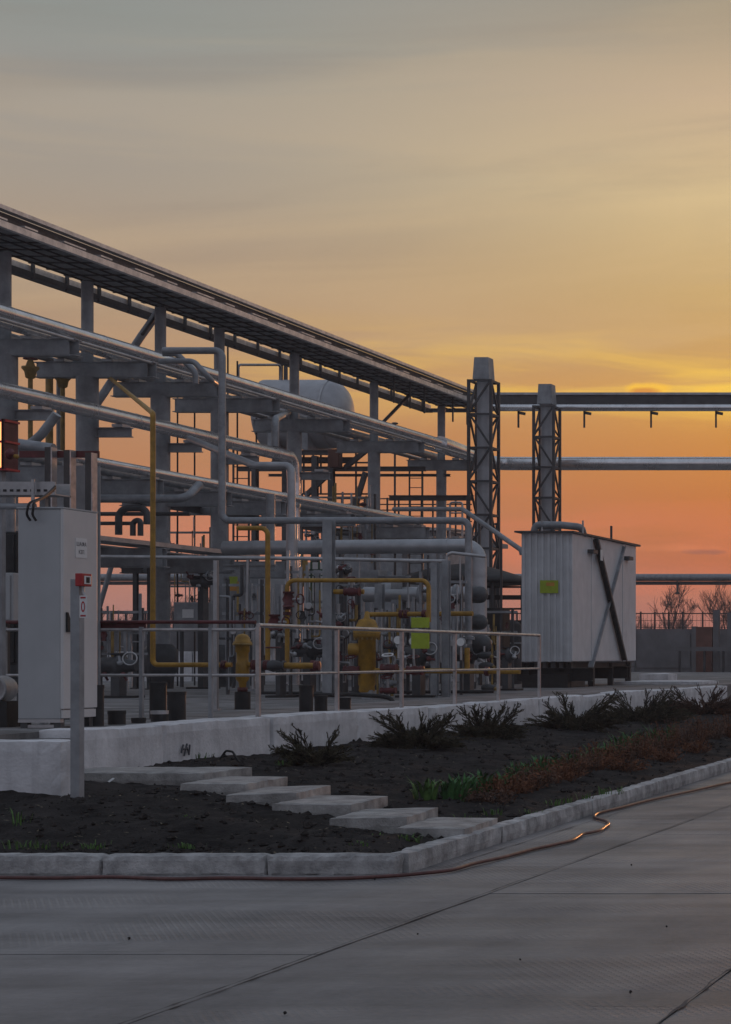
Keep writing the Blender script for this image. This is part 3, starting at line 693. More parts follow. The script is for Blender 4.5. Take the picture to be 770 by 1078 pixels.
# ================================================================== the pipe rack
XR = -22.0
cols = [5, 92, 169, 231, 310, 394, 465]
CY = [F*XR/(u-U0) for u in cols]
Y0, Y1 = 31.0, 60.2
rack = thing('pipe_rack', 'tall grey steel pipe rack of tee armed columns running away to the right', 'pipe rack', (XR, 45, YARD))
for k, y in enumerate(CY):
    MB().tube([(XR,y,YARD-.02),(XR,y,7.37)], .225 - .012*k, 0, 20).build('column', 'steel', rack)
    MB().lathe([(0,.26),(.30,.28),(.42,.36),(.86,.36),(.94,.28),(1.0,.235)], (XR,y,YARD-.01), seg=18).build('column_foot', 'steel_dark', rack)
    MB().tube([(XR,y,7.66),(XR,y,9.34)], .115, 0, 16).build('upper_column', 'steel', rack)
    MB().ibeam((-23.05,y,7.51),(-20.57,y,7.51), .24, .32).box(-22.95,-20.7,y-.112,y-.09,7.375,7.645).build('cross_arm', 'steel', rack)
    MB().ibeam((-22.85,y,5.08),(-20.42,y,5.08), .24, .32).box(-22.8,-20.5,y-.112,y-.09,4.945,5.215).build('cross_arm', 'steel', rack)
    if k < 5: MB().ibeam((-22.1,y,6.22),(-21.08,y,6.22), .14, .20).build('bracket', 'steel', rack)
    if k < 4: MB().ibeam((-22.85,y,3.62),(-20.35,y,3.62), .24, .40).box(-22.8,-20.4,y-.112,y-.09,3.45,3.8).build('cross_arm', 'steel', rack)
    MB().box(-22.4,-21.12,y-.07,y+.07,9.44,9.473).build('deck_arm', 'steel', rack)
    for (x, z) in ((-20.9,7.67),(-21.5,7.67),(-22.5,7.67),(-20.7,5.24),(-21.5,5.24),(-22.3,5.24),(-21.3,6.32)):
        if k < 5 or z != 6.32: MB().box(x-.11, x+.11, y-.16, y+.16, z, z+.06).build('saddle', 'galvanised', rack)
# top tier: front girder, deck trays, back girder
MB().box(-21.0,-20.84, Y0, Y1, 9.725, 9.80).build('girder_cap', 'light_steel', rack)
MB().box(-21.08,-21.02, Y0, Y1, 9.44, 9.724).build('girder_web', 'steel_dark', rack)
MB().box(-20.97,-20.86, Y0, Y1, 9.40, 9.52).build('girder', 'light_steel', rack)
y = Y0+.4; k = 0
while y < Y1:
    MB().box(-20.99,-20.86, y, y+(.42 if k % 2 else .75), 9.545, 9.575).build('cover_strip', 'light_steel', rack); y += 1.28; k += 1
for (x0, x1, z) in ((-21.75,-21.10,9.475),(-22.45,-21.8,9.475)):
    MB().box(x0,x1,Y0,Y1,z,z+.03).box(x0,x0+.02,Y0,Y1,z+.03,z+.14).box(x1-.02,x1,Y0,Y1,z+.03,z+.14).build('cable_tray', 'steel', rack)
_rb = MB(); _y = Y0+.2
while _y < Y1: _rb.box(-22.44,-21.12,_y,_y+.05,9.452,9.474); _y += .62
_rb.build('tray_ribbing', 'steel_dark', rack)
for _x in (-21.3,-21.6,-22.0,-22.25): MB().tube([(_x,Y0,9.43),(_x,Y1,9.43)], .018, 0, 8).build('cable', 'rubber', rack)
MB().box(-22.90,-22.76,Y0,Y1,9.40,9.53).build('back_girder', 'light_steel', rack)
MB().box(-22.96,-22.70,Y0,Y1,9.29,9.395).build('back_girder', 'steel_dark', rack)
MB().tube([(-22.85,Y0,9.66),(-22.85,Y1,9.66)], .04, 0, 8).build('back_rail', 'galvanised', rack)
y = Y0+.3
while y < Y1:
    MB().box(-22.74,-22.69,y,y+.07,9.24,9.70).build('hanger', 'steel_dark', rack); y += 1.22
for (u, v0, v1) in [(415,408,420),(432,415,426),(447,420,431),(477,427,440),(492,431,443)]:
    a = px(u, v0, -21.2); b = px(u, v1+4, -21.2); MB().beam((a.x,a.y,9.45),(a.x,a.y,b.z), .04, .04).build('hanger', 'steel_dark', rack)
MB().tube([px(176,315,-22.3), px(148,355,-22.6), px(100,428,-22.9)], .085, 0, 12).build('brace', 'steel', rack)
MB().tube([px(178,313,-22.2), px(150,352,-22.2)], .035, 0, 8).build('brace', 'steel_dark', rack)
MB().tube([px(431,416,-22.0), px(404,444,-22.0)], .05, 0, 8).build('brace', 'steel_dark', rack)
for (zz, x) in ((5.02,-22.4),):
    MB().ibeam((x,CY[0]-4,zz),(x,CY[-1],zz), .10, .16).build('tie_beam', 'steel_dark', rack)
# pipes lying on the rack
def run(name, lab, x, z, r, y0=Y0, y1=Y1, mat='cladding', bands=1.5): return pipeline(name, lab, [(x,y0,z),(x,y1,z)], r, mat, bands=bands, bandmat=mat, bandr=1.035, group='pipes laid along the rack')
run('rack_pipe', 'shiny clad pipe along the front of the second rack tier', -20.9, 7.86, .135)
run('rack_pipe', 'thin pale pipe just under the shiny pipe of the second tier', -20.64, 7.65, .035, mat='galvanised', bands=0)
run('rack_pipe', 'middle pipe on the second rack tier', -21.5, 7.83, .10)
run('rack_pipe', 'rear pipe on the second rack tier behind the columns', -22.5, 7.85, .12, mat='pipe_grey')
run('rack_pipe', 'thin rearmost pipe on the second rack tier', -22.85, 7.75, .06, mat='galvanised', bands=0)
run('rack_pipe', 'grey pipe along the front of the tier below mid height', -20.7, 5.40, .10, y1=54)
run('rack_pipe', 'grey pipe behind the front one on the lower tier', -21.5, 5.40, .10, mat='pipe_grey', y1=56)
run('rack_pipe', 'rear grey pipe on the lower tier beside the columns', -22.3, 5.42, .12, mat='pipe_grey', y1=58)
p = pipeline('drop_pipe', 'thick shiny clad pipe on short brackets that ends in a drop elbow', [(-21.3,Y0,6.53),(-21.3,47.2,6.53),(-21.3,47.3,5.9),(-21.3,47.3,YARD)], .15, 'cladding', bend=.28, bands=1.5, bandmat='cladding', bandr=1.035)
tr = thing('cable_tray', 'pale perforated cable tray on the lowest rack tier', 'cable tray', (-20.8,38,3.9))
MB().box(-21.25,-20.55,Y0,43.9,3.86,3.88).box(-20.57,-20.55,Y0,43.9,3.88,3.95).box(-21.25,-21.23,Y0,43.9,3.88,3.95).build('tray', 'galvanised', tr)
MB().box(-22.3,-21.5,Y0,43.0,3.84,3.87).build('tray', 'galvanised', tr)
for k in range(5): MB().tube([(-20.65-.1*k,Y0,3.91),(-20.65-.1*k,43.5,3.91)], .018, 0, 6).build('cable', 'rubber', tr)
# small valves standing between the tiers at left
for k, (u, v, mt, lab) in enumerate([(32,388,'yellow_faded','yellow valve bonnet between the rack tiers at far left'), (66,398,'yellow_faded','smaller yellow valve between the rack tiers left of the second column')]):
    a = px(u, v, -22.6); sc_ = .6; t = thing('rack_valve', lab, 'valve', (a.x,a.y,7.66), 'yellow valves in the rack')
    MB().lathe([(-.2,.06),(-.18,.09),(-.06,.11),(0,.16),(.04,.16),(.05,.09),(.14,.06),(.18,.04)], a, seg=16).build('body', mt, t)
    MB().tube([a+Vector((0,0,-.2)), (a.x,a.y,5.4)], .045, 0, 10).build('stem', mt, t)
    MB().ring(a+Vector((0,0,.2)), (0,0,1), .12, .016).build('hand_wheel', 'dark_red', t)
for k, (u, v0, v1, r, mt, lab) in enumerate([(52,395,505,.075,'yellow_faded','mustard standpipe behind the rack at left'), (187,388,540,.02,'black','thin dark hanging rod left of the fourth column'), (205,400,500,.02,'black','thin dark rod beside the fourth column'),
        (240,360,520,.022,'black','thin dark riser just right of the fourth column'), (250,380,520,.022,'black','second thin dark riser right of the fourth column'), (270,440,520,.022,'black','thin dark rod left of the white vessel'),(62,400,450,.05,'pipe_grey','short grey standpipe behind the second column')]):
    a = px(u, v0, -23.4); b = px(u, v1, -23.4); lo = min(b.z, 5.2) if r > .04 else YARD
    tag(MB().tube([(a.x,a.y,YARD),(a.x,a.y,a.z)], r, 0, 8).build('standpipe', mt), lab, 'pipe', 'thin risers behind the rack')
tag(MB().tube([px(251,410,-24), px(251,384,-24), px(296,384,-24), px(296,400,-24)], .035, .15, 8).build('vent_line', 'pipe_grey'), 'thin bent vent line rising left of the white vessel', 'pipe')

# ------------------------------------------------------------------ cross bridge to the right
YB = 60.6
cb = thing('pipe_bridge', 'long level upper pipe bridge crossing to the right edge at the rack end', 'pipe bridge', (-7, YB, 0))
MB().box(-21.2, 14, YB, YB+.35, 9.58, 9.90).build('girder_web', 'steel_dark', cb)
MB().box(-21.2, 14, YB-.06, YB+.4, 9.91, 9.985).build('girder_cap', 'galvanised', cb)
MB().tube([(-21.2,YB-.12,9.49),(14,YB-.12,9.49)], .115, 0, 14).build('lower_tube', 'cladding', cb)
for x in (-20.1, -18, -15.87, -13.8, -11.7, -9.6): MB().beam((x,YB-.05,9.38),(x,YB-.05,8.86), .05, .05).beam((x,YB-.05,9.34),(x+.22,YB-.05,9.30), .05, .09).build('hanger', 'steel_dark', cb)
for x in (-6.0, 9.0):
    MB().tube([(x,YB+.2,-.1),(x,YB+.2,9.58)], .2, 0, 16).build('column', 'steel', cb)
lb = pipeline('bridge_pipe', 'single thick clad pipe of the lower bridge crossing to the right edge', [(-20.9,56,7.86),(-20.9,YB,7.72),(14,YB,7.72)], .215, 'cladding', bend=.5, bands=3.2, bandmat='cladding', bandr=1.03)
# rear columns that close the rack corner
MB().ibeam((-22.9,YB-.3,9.38),(-20.9,YB-.3,9.38), .12, .12).build('end_beam', 'steel', rack)
MB().ibeam((-22.9,YB-.6,7.58),(-20.6,YB-.6,7.58), .14, .16).build('end_beam', 'steel', rack)

MB().ibeam((-23.4,58.5,6.45),(-20.8,58.5,6.45), .14, .16).build('tie_beam', 'steel_dark', rack)

# ------------------------------------------------------------------ lattice stacks
def stack(u, Y, vtop, vlat, hw, lab):
    a = py(u, vtop, Y); x = a.x; zt = a.z; zl = py(u, vlat, Y).z
    t = thing('vent_stack', lab, 'stack', (x,Y,YARD), 'lattice supported vent stacks')
    MB().tube([(x,Y,YARD),(x,Y,zt-.45)], .185, 0, 20).build('flue', 'vessel', t)
    MB().hexa([(x-.235,Y-.235,zt-.62),(x+.235,Y-.235,zt-.62),(x+.235,Y+.235,zt-.62),(x-.235,Y+.235,zt-.62),(x-.20,Y-.20,zt),(x+.20,Y-.20,zt),(x+.20,Y+.20,zt),(x-.20,Y+.20,zt)]).build('cap', 'steel', t)
    c4 = [(-1,-1),(1,-1),(1,1),(-1,1)]
    for (i, j) in c4: MB().beam((x+i*hw,Y+j*hw,YARD),(x+i*hw,Y+j*hw,zl), .075, .075).build('lattice_leg', 'steel_dark', t)
    n = 9; dz = (zl-YARD)/n
    for k in range(n+1):
        z = YARD+k*dz
        if k:
            m = MB()
            for q in range(4):
                p0, p1 = c4[q], c4[(q+1)%4]; m.beam((x+p0[0]*hw,Y+p0[1]*hw,z-.03),(x+p1[0]*hw,Y+p1[1]*hw,z-.03), .05, .06)
            m.build('lattice_ring', 'steel_dark', t)
        if k < n:
            for q in range(4):
                p0, p1 = c4[q], c4[(q+1)%4]
                if (k+q) % 2: p0, p1 = p1, p0
                MB().beam((x+p0[0]*hw,Y+p0[1]*hw,z),(x+p1[0]*hw,Y+p1[1]*hw,z+dz), .05, .05).build('lattice_brace', 'steel_dark', t)
stack(509.5, 54.0, 377, 401, .315, 'taller lattice framed vent stack at the end of the pipe rack')
stack(576, 59.2, 405, 428, .31, 'shorter lattice framed vent stack rising behind the white kiosk')

# ------------------------------------------------------------------ the kiosk
XK = -13.2
c0 = px(602, 560, XK); Yk = c0.y; zt = c0.z; zb = px(602, 696.5, XK).z; Yk2 = px(669, 571, XK).y; xl = py(549, 600, Yk).x
ks = thing('equipment_kiosk', 'white ribbed metal kiosk raised on dark skid beams right of the pipework', 'kiosk', (XK-.6, Yk+2, YARD))
MB().box(xl+.01, XK-.012, Yk+.03, Yk2, zb, zt-.02).build('body', 'kiosk_white', ks)
rib = MB(); n = 8; w = (XK-xl)/n; V = []
for k in range(n):
    for (q, d) in ((0,0),(.10,.0),(.20,.045),(.55,.045),(.66,0)): V.append((xl+(k+q)*w, Yk-d+.025))
V.append((XK, Yk+.025)); nn = len(V)
rib.add([(a,b,zb) for a,b in V]+[(a,b,zt-.03) for a,b in V], [[k,k+1,nn+k+1,nn+k] for k in range(nn-1)]); rib.build('ribbed_wall', 'kiosk_rib', ks)
edges = [602, 622, 641.5, 655, 669]
for k in range(4):
    a = px(edges[k], 600, XK).y; b = px(edges[k+1], 600, XK).y
    MB().box(XK-.01, XK+.016+.008*(k % 2), a+.012, b-.012, zb+.01, zt-.03).build('side_panel', 'kiosk_white', ks, bevel=.006)
MB().hexa([(xl-.12,Yk-.12,zt-.02),(XK+.09,Yk-.12,zt-.02),(XK+.09,Yk2+.2,zt-.02),(xl-.12,Yk2+.2,zt-.02),(xl-.12,Yk-.12,zt+.02),(XK+.09,Yk-.12,zt+.02),(XK+.09,Yk2+.2,zt+.03),(xl-.12,Yk2+.2,zt+.03)]).build('roof', 'steel_dark', ks)
def onk(u, v, d): q = px(u, v, XK); q.x += d; return q
MB().channel(onk(623.5,568,.10), onk(654,696,.10), .08, .12, (1,0,0)).build('cross_brace', 'steel_dark', ks)
MB().channel(onk(655,575,.04), onk(620.5,702,.04), .05, .13, (1,0,0)).build('cross_brace', 'steel', ks)
for (u, v) in ((620.5,581),(658.5,588)):
    q = onk(u, v, .04); MB().box(q.x-.03,q.x+.12,q.y-.18,q.y+.18,q.z-.04,q.z+.05).build('brace_bracket', 'steel_dark', ks)
q = onk(626,584,.17); MB().box(q.x,q.x+.01,q.y-.09,q.y+.09,q.z-.14,q.z+.12).build('hinge_plate', 'plate_white', ks)
a = py(569, 611, Yk-.03); b = py(588, 624.5, Yk-.03)
sg = MB().box(a.x, b.x, Yk-.045, Yk-.03, b.z, a.z).build('notice_plate', 'sign_green', ks)
MB().box(a.x+.14, b.x-.08, Yk-.047, Yk-.045, a.z-.13, a.z-.05).build('print_band', 'sign_orange', sg)
MB().tube([(xl+.1,Yk+.6,zt+.02),(xl+.14,Yk+.6,zt+.20),(XK-.45,Yk+.6,zt+.20),(XK+.0,Yk+.75,zt+.16),(XK-.02,Yk+1.0,zt)], .085, .14, 12).build('roof_pipe', 'pipe_grey', ks)
for (u, dv) in ((571,9),(614,12)):
    q = py(u, 556, Yk+.55); MB().tube([(q.x,Yk+.55,zt),(q.x,Yk+.55,zt+.30)], .022, 0, 8).build('roof_spike', 'galvanised', ks)
q = px(649, 560, XK+.02); MB().tube([(XK-.1,q.y,zt),(XK-.1,q.y,zt+.38)], .03, 0, 8).build('roof_spike', 'steel_dark', ks)
for yy in (Yk+.15, Yk+1.9, Yk+3.5, Yk2-.3):
    for xx in (xl+.1, XK-.1): MB().beam((xx,yy,YARD),(xx,yy,zb-.02), .12, .12).build('leg', 'black', ks)
for k, (yy, zz) in enumerate(((Yk+.10, zb-.30), (Yk2-1.7, zb-.28))):
    MB().channel((xl-.15,yy,zz),(XK+.45-.2*k,yy,zz), .14, .30).build('skid_beam', 'black', ks)
MB().channel((XK-.08,Yk,zb-.09),(XK-.08,Yk2,zb-.09), .1, .14).build('skid_beam', 'black', ks)
MB().channel((xl+.08,Yk,zb-.09),(xl+.08,Yk2,zb-.09), .1, .14).build('skid_beam', 'black', ks)
for k in range(5): MB().box(xl+.2+k*.19, xl+.29+k*.19, Yk+.3, Yk+.42, zb-.16, zb).build('foot_pad', 'steel', ks)
MB().box(xl+.05, XK-.05, Yk-.1, Yk+1.2, YARD-.01, YARD+.30).build('plinth', 'black', ks)

# ------------------------------------------------------------------ the grey cabinet and the call point
sC = 104.0; Yc = F/sC; xc1 = (65.5-U0)/sC; xc0 = (19-U0)/sC; zc1 = H+(690-536)/sC; zc0 = H+(690-757)/sC; dC = .62
cab = thing('control_cabinet', 'tall pale grey steel control cabinet standing behind the wall at left', 'cabinet', ((xc0+xc1)/2, Yc+.3, YARD))
MB().box(xc0, xc1-.02, Yc, Yc+dC, zc0, zc1).build('body', 'cabinet_grey_shaded', cab, bevel=.008)
MB().box(xc1-.019, xc1+.012, Yc-.002, Yc+dC+.002, zc0+.10, zc1+.004).build('door', 'cabinet_grey_lit', cab, bevel=.007)
MB().box(xc1-.019, xc1+.004, Yc+.01, Yc+dC-.01, zc0+.005, zc0+.088).build('kick_plate', 'cabinet_grey_lit', cab, bevel=.004)
MB().box(xc0-.01, xc1+.016, Yc-.012, Yc+dC+.012, zc1+.005, zc1+.022).build('lid', 'cabinet_grey_shaded', cab, bevel=.004)
for (x, yy) in ((xc0+.05,Yc+.05),(xc1-.06,Yc+.05),(xc0+.05,Yc+dC-.05),(xc1-.06,Yc+dC-.05)):
    MB().beam((x,yy,YARD-.02),(x,yy,zc0+.004), .07, .07).build('leg', 'steel_dark', cab)
MB().beam((xc0,Yc+.03,zc0-.02),(xc1-.02,Yc+.03,zc0-.02), .06, .035).build('base_frame', 'galvanised', cab)
MB().beam((xc0+.02,Yc+.05,YARD+.02),(xc1-.04,Yc+.05,YARD+.02), .06, .03).build('base_frame', 'galvanised', cab)
hy = px(70.5, 655, xc1).y; hz = px(70.5, 655, xc1).z
MB().hexa([(xc1+.012,hy-.045,hz-.10),(xc1+.035,hy-.045,hz-.10),(xc1+.035,hy+.075,hz-.10),(xc1+.012,hy+.075,hz-.10),(xc1+.012,hy-.045,hz+.10),(xc1+.03,hy-.045,hz+.10),(xc1+.03,hy-.02,hz+.10),(xc1+.012,hy-.02,hz+.10)]).build('handle', 'black', cab, bevel=.004)
MB().tube([(xc1+.02,hy+.07,hz-.07),(xc1+.03,hy+.16,hz-.05)], .012, 0, 8).build('lock', 'black', cab)
a = px(78, 566, xc1); b = px(90, 588, xc1)
pl = MB().box(xc1+.0125, xc1+.017, a.y, b.y, b.z, a.z).build('notice_plate', 'plate_white', cab)
ry = (R(90), 0, R(90)); wy = b.y-a.y
text('print', 'ШАФА', pl, (xc1+.018, (a.y+b.y)/2, a.z-.065), ry, .058, 'ink')
text('print', 'КІП', pl, (xc1+.018, (a.y+b.y)/2, a.z-.145), ry, .056, 'ink')
# cables from the tray above into the cabinet
ct = thing('cable_tray', 'short perforated cable tray above the grey cabinet at the left edge', 'cable tray', py(20, 520, 20.2))
a = py(-30, 507, 20.2); b = py(58, 521, 20.2)
MB().box(a.x, b.x, 20.2, 20.22, b.z, a.z).box(a.x, b.x, 20.22, 20.5, b.z, b.z+.012).box(a.x, b.x, 20.48, 20.5, b.z, a.z).build('tray', 'galvanised', ct)
for k in range(12): MB().box(a.x+.05+k*.072, a.x+.085+k*.072, 20.194, 20.198, b.z+.035, b.z+.06).build('slot', 'black', ct)
MB().tube([py(-20,533,20.25), py(37,533,20.25)], .035, 0, 10).build('conduit', 'steel', ct)
q = py(37, 505, 20.19); MB().tube([(q.x,20.15,q.z),(q.x,20.15,zc1+.04)], .018, 0, 8).build('strut', 'galvanised', ct)
MB().beam((q.x,20.35,YARD),(q.x,20.35,b.z), .06, .06).build('post', 'steel', ct)
for k, (u, lab) in enumerate(((28, 'left black cable looping down onto the grey cabinet top'), (34, 'right black cable looping down onto the grey cabinet top'))):
    P = [py(58,512+2*k,20.15), py(52,518+2*k,19.9), py(44,524+k,19.5), py(36-4*(1-k),529,19.16), py(u+1,536,19.12), py(u+.5,542,19.14), py(u+4,548,19.18)]
    tag(MB().tube(smooth_path(P), .012, 0, 8).build('cable', 'rubber'), lab, 'cable', 'cables into the cabinet')
# call point post
pb = soil_pt(81.5, 835); Yp = 16.15; sp = F/Yp; xp = (81.5-U0)/sp; zp0 = soil_z(xp, Yp)-.05; zp1 = H+(690-610)/sp
cp = thing('call_point_post', 'grey steel post with red fire call box in front of the cabinet', 'call point', (xp, Yp, zp0))
MB().channel((xp,Yp,zp0),(xp,Yp,zp1), .075, .075, (0,1,0), .006).box(xp-.037, xp+.037, Yp-.04, Yp-.034, zp0, zp1).build('post', 'steel', cp)
a = py(86, 604, Yp); b = py(93.3, 617.5, Yp)
bx_ = MB().box(a.x, b.x, Yp-.10, Yp+.05, b.z, a.z).build('call_box', 'red', cp, bevel=.006)
MB().box(b.x+.001, b.x+.005, Yp-.07, Yp+.03, b.z+.02, a.z-.02).build('glass_panel', 'plate_white', bx_)
MB().box(b.x+.0055, b.x+.008, Yp-.045, Yp+.005, b.z+.03, a.z-.03).build('button', 'black', bx_)
MB().tube([((a.x+b.x)/2, Yp-.03, b.z), ((a.x+b.x)/2, Yp-.03, b.z-.05), ((a.x+b.x)/2+.02, Yp-.03, b.z-.09)], .012, .03, 8).build('cable_gland', 'galvanised', cp)
a = py(84.2, 627, Yp-.045); b = py(91.8, 650.5, Yp-.045)
ps = MB().box(a.x, b.x, Yp-.052, Yp-.045, b.z, a.z).build('notice_plate', 'plate_white', cp)
cx, cz = (a.x+b.x)/2, (a.z+b.z)/2
ov = MB(); V = [];
for k in range(24):
    q = 2*math.pi*k/24
    V += [(cx+math.cos(q)*.017, Yp-.0535, cz+math.sin(q)*.046), (cx+math.cos(q)*.009, Yp-.0535, cz+math.sin(q)*.032)]
ov.add(V, [[2*k, 2*((k+1)%24), 2*((k+1)%24)+1, 2*k+1] for k in range(24)]); ov.build('emblem', 'ink_red', ps)
for zz in (a.z-.018, b.z+.018): MB().box(cx-.022, cx+.022, Yp-.054, Yp-.0525, zz-.007, zz+.007).build('print_band', 'ink_red', ps)

# ------------------------------------------------------------------ guard railing
XG = -10.52
gr = thing('guard_railing', 'low two rail steel guard railing along the top of the white wall', 'railing', (XG, 26, YARD))
gy = [px(u, 690, XG).y for u in (272, 355, 423, 479, 525, 568)]
zt_, zm_ = 1.955, 1.375
for k, yy in enumerate(gy): MB().box(XG-.022, XG+.022, yy-.022, yy+.022, YARD-.01, zt_-.02).build('post', 'rail_paint', gr)
MB().tube([(XG,gy[0],zt_),(XG,gy[-1],zt_-.01)], .026, 0, 12).build('top_rail', 'rail_paint', gr)
MB().tube([(XG,gy[0],zm_),(XG,gy[-1],zm_)], .017, 0, 10).build('mid_rail', 'rail_paint', gr)
Yr = gy[0]
rr = thing('guard_railing', 'dark red and grey guard railing returning left behind the cabinet', 'railing', (-14, Yr, YARD))
for (v, r, mt, nm) in ((655,.022,'dark_red','top_rail'), (663,.02,'rail_paint','second_rail'), (711,.018,'rail_paint','mid_rail')):
    z = py(200, v, Yr).z; MB().tube([(-17,Yr,z),(XG-.03,Yr,z)], r, 0, 10).build(nm, mt, rr)
z = py(200, 659, Yr).z; MB().box(py(98,659,Yr).x, py(152,659,Yr).x, Yr+.02, Yr+.04, z-.03, z+.03).build('toe_plate', 'dark_red', rr)
for u in (149, 222, 5): q = py(u, 660, Yr); MB().box(q.x-.02, q.x+.02, Yr-.02, Yr+.02, YARD-.01, q.z).build('post', 'steel', rr)

# ------------------------------------------------------------------ black pipe stubs behind the wall
for k, (u, v, r, lab) in enumerate([(123,749,.085,'short black pipe stub right of the cabinet foot'), (101,722,.075,'tall black pipe stub half hidden by the cabinet'), (146,761,.07,'lowest black pipe stub barely above the white wall'), (166.5,719,.09,'tallest black pipe stub, left of a twin behind the wall'),
        (186,729,.095,'black pipe stub right of the tallest stub'), (322.5,722,.085,'black pipe stub behind the second railing post'), (338,733,.08,'low black pipe stub right beside another near the second railing post'), (363,735,.08,'small black pipe stub left of the large yellow regulator'),
        (168,749,.088,'black pipe stub with pale rim directly in front of the tallest stub')]):
    X = -11.05 if k not in (3,) else -11.6; q = px(u, v, X)
    t = thing('pipe_stub', lab, 'pipe stub', (X,q.y,YARD), 'black pipe stubs behind the wall')
    MB().tube([(X,q.y,YARD-.02),(X,q.y,max(q.z, YARD+.05))], r, 0, 18).build('stub', 'black', t)
    MB().tube([(X,q.y,max(q.z,YARD+.05)-.03),(X,q.y,max(q.z,YARD+.05)+.008)], r*1.05, 0, 18).build('collar', 'galvanised' if k == 8 else 'rubber', t)

# ================================================================== process pipework on the yard
def flist(Y, lst): return [(py(u, v, Y), ax) for (u, v, ax) in lst]
AX, AZ = (1,0,0), (0,0,1)
# --- first yellow line, with the small regulator
YA = 26.0
pipeline('gas_riser', 'tall yellow riser climbing from the yard and slanting back to the rack', [py(244,700,YA), py(161,700,YA), py(161,435,YA), px(116,398,-21.6), px(110,396,-22.2)], .034, 'yellow', bend=.07, flanges=flist(YA, [(236,700,AX)]), fmat='dark_red')
rg = thing('gas_regulator', 'small yellow domed regulator on a black stub near the first railing post', 'regulator', py(255.5,725,YA), 'yellow gas regulators')
b = py(255.5, 726, YA); s = F/YA
MB().lathe([(0,.035),(.03,.045),(.10,.05),(.14,.085),(.36,.085),(.38,.075),(.50,.075),(.52,.09),(.60,.09),(.62,.115),(.655,.115),(.66,.10),(.71,.09),(.75,.06),(.765,.0)], b, seg=22).build('body', 'yellow', rg)
MB().lathe([(.605,.12),(.605,.125),(.635,.125),(.635,.12)], b, seg=22).build('bonnet_flange', 'yellow_faded', rg)
MB().lathe([(-.03,.06),(-.03,.065),(.03,.065),(.03,.06)], b, seg=16).build('base_flange', 'dark_red', rg)
MB().tube([(b.x,b.y,YARD-.02),(b.x,b.y,b.z-.03)], .1, 0, 18).build('stub', 'black', rg)
pipeline('gas_pipe', 'yellow cross pipe right of the small regulator with dark red flanges', [py(262,700,YA), py(335,701,YA)], .04, 'yellow', flanges=flist(YA, [(268,700,AX),(281,700.3,AX),(334,701,AX)]), fmat='dark_red')
vb = thing('gate_valve', 'dark gate valve in the yellow line beside the first railing post', 'valve', py(288,701,YA))
c = py(288,701,YA); MB().lathe([(-.16,.07),(-.13,.07),(-.12,.05),(0,.085),(.12,.05),(.13,.07),(.16,.07)], c, AX, 16).build('body', 'steel_dark', vb)
MB().tube([c, c+Vector((0,0,.26))], .025, 0, 8).build('stem', 'galvanised', vb); MB().ring(c+Vector((0,0,.25)), AZ, .09, .012).build('hand_wheel', 'dark_red', vb)
# --- second yellow line, with the large regulator
YY = 32.0
pipeline('gas_pipe', 'long yellow pipe running right past the large regulator at knee height', [py(372,706,YY), py(548,707,YY)], .045, 'yellow', flanges=flist(YY, [(369,706,AX),(408,706,AX),(412,706,AX),(437,706,AX),(444,706,AX),(513,707,AX)]), fmat='dark_red')
rg = thing('gas_regulator', 'large yellow domed regulator with bolted flange behind the guard railing', 'regulator', py(387,730,YY), 'yellow gas regulators')
b = py(386.5, 729, YY); s = F/YY
MB().lathe([(0,.11),(.03,.13),(.10,.12),(.14,.14),(.90,.14),(.93,.215),(.985,.215)], b, seg=26).build('body', 'yellow', rg)
MB().lathe([(.99,.215),(1.05,.215),(1.07,.19),(1.15,.16),(1.22,.13),(1.25,.05),(1.36,.03),(1.37,.0)], b, seg=26).build('bonnet', 'yellow', rg)
for k in range(16):
    a = 2*math.pi*k/16; MB().tube([(b.x+math.cos(a)*.19,b.y+math.sin(a)*.19,b.z+.885),(b.x+math.cos(a)*.19,b.y+math.sin(a)*.19,b.z+1.075)], .016, 0, 6).build('bolt', 'yellow_faded', rg)
MB().lathe([(0,.10),(.06,.11),(.18,.11),(.2,.09)], b+Vector((-.1,0,.72)), (-1,-.3,0), 14).build('side_port', 'yellow', rg)
MB().box(b.x-.05,b.x+.12,b.y-.1,b.y+.1,YARD-.02,b.z+.04).build('pedestal', 'steel', rg)
pipeline('gas_pipe', 'yellow bridge pipe rising left, level over the pipework and bent down at right', [py(302.5,702,YY), py(302.5,611,YY), py(451.5,611,YY), py(451.5,655,YY)], .037, 'yellow', bend=.13, flanges=flist(YY, [(302.5,640,AZ),(302.5,646,AZ)]), fmat='dark_red')
pipeline('gas_pipe', 'short horizontal yellow pipe at the foot of the second risers', [py(300,701,YY), py(331,701,YY)], .055, 'yellow', flanges=flist(YY, [(330,701,AX)]), fmat='dark_red')
pipeline('gas_riser', 'thin tall yellow riser left of the clad drop pipe', [py(250,556,YY+1), py(282,556,YY+1), py(282,705,YY+1)], .042, 'yellow', bend=.12, flanges=flist(YY+1, [(282,697,AZ)]), fmat='dark_red')
pipeline('gas_pipe', 'lower yellow branch pipe with valve above the large regulator', [py(352,623,YY+1), py(383,623,YY+1)], .045, 'yellow', flanges=flist(YY+1, [(369,623,AX),(372,623,AX)]), fmat='dark_red')
pipeline('gas_pipe', 'yellow header pipe behind the green notice boards', [py(388,647,YY+2), py(498,646,YY+2)], .045, 'yellow', flanges=flist(YY+2, [(423,646.5,AX),(428,646.5,AX),(447,646.5,AX)]), fmat='dark_red')
pipeline('gas_riser', 'short yellow drop from the header behind the guard railing at right', [py(492,682,YY+2), py(492,706,YY+2)], .045, 'yellow')
pipeline('gas_riser', 'thin yellow upright behind the clad drop pipe', [py(316,608,38), py(316,660,38)], .05, 'yellow_faded')
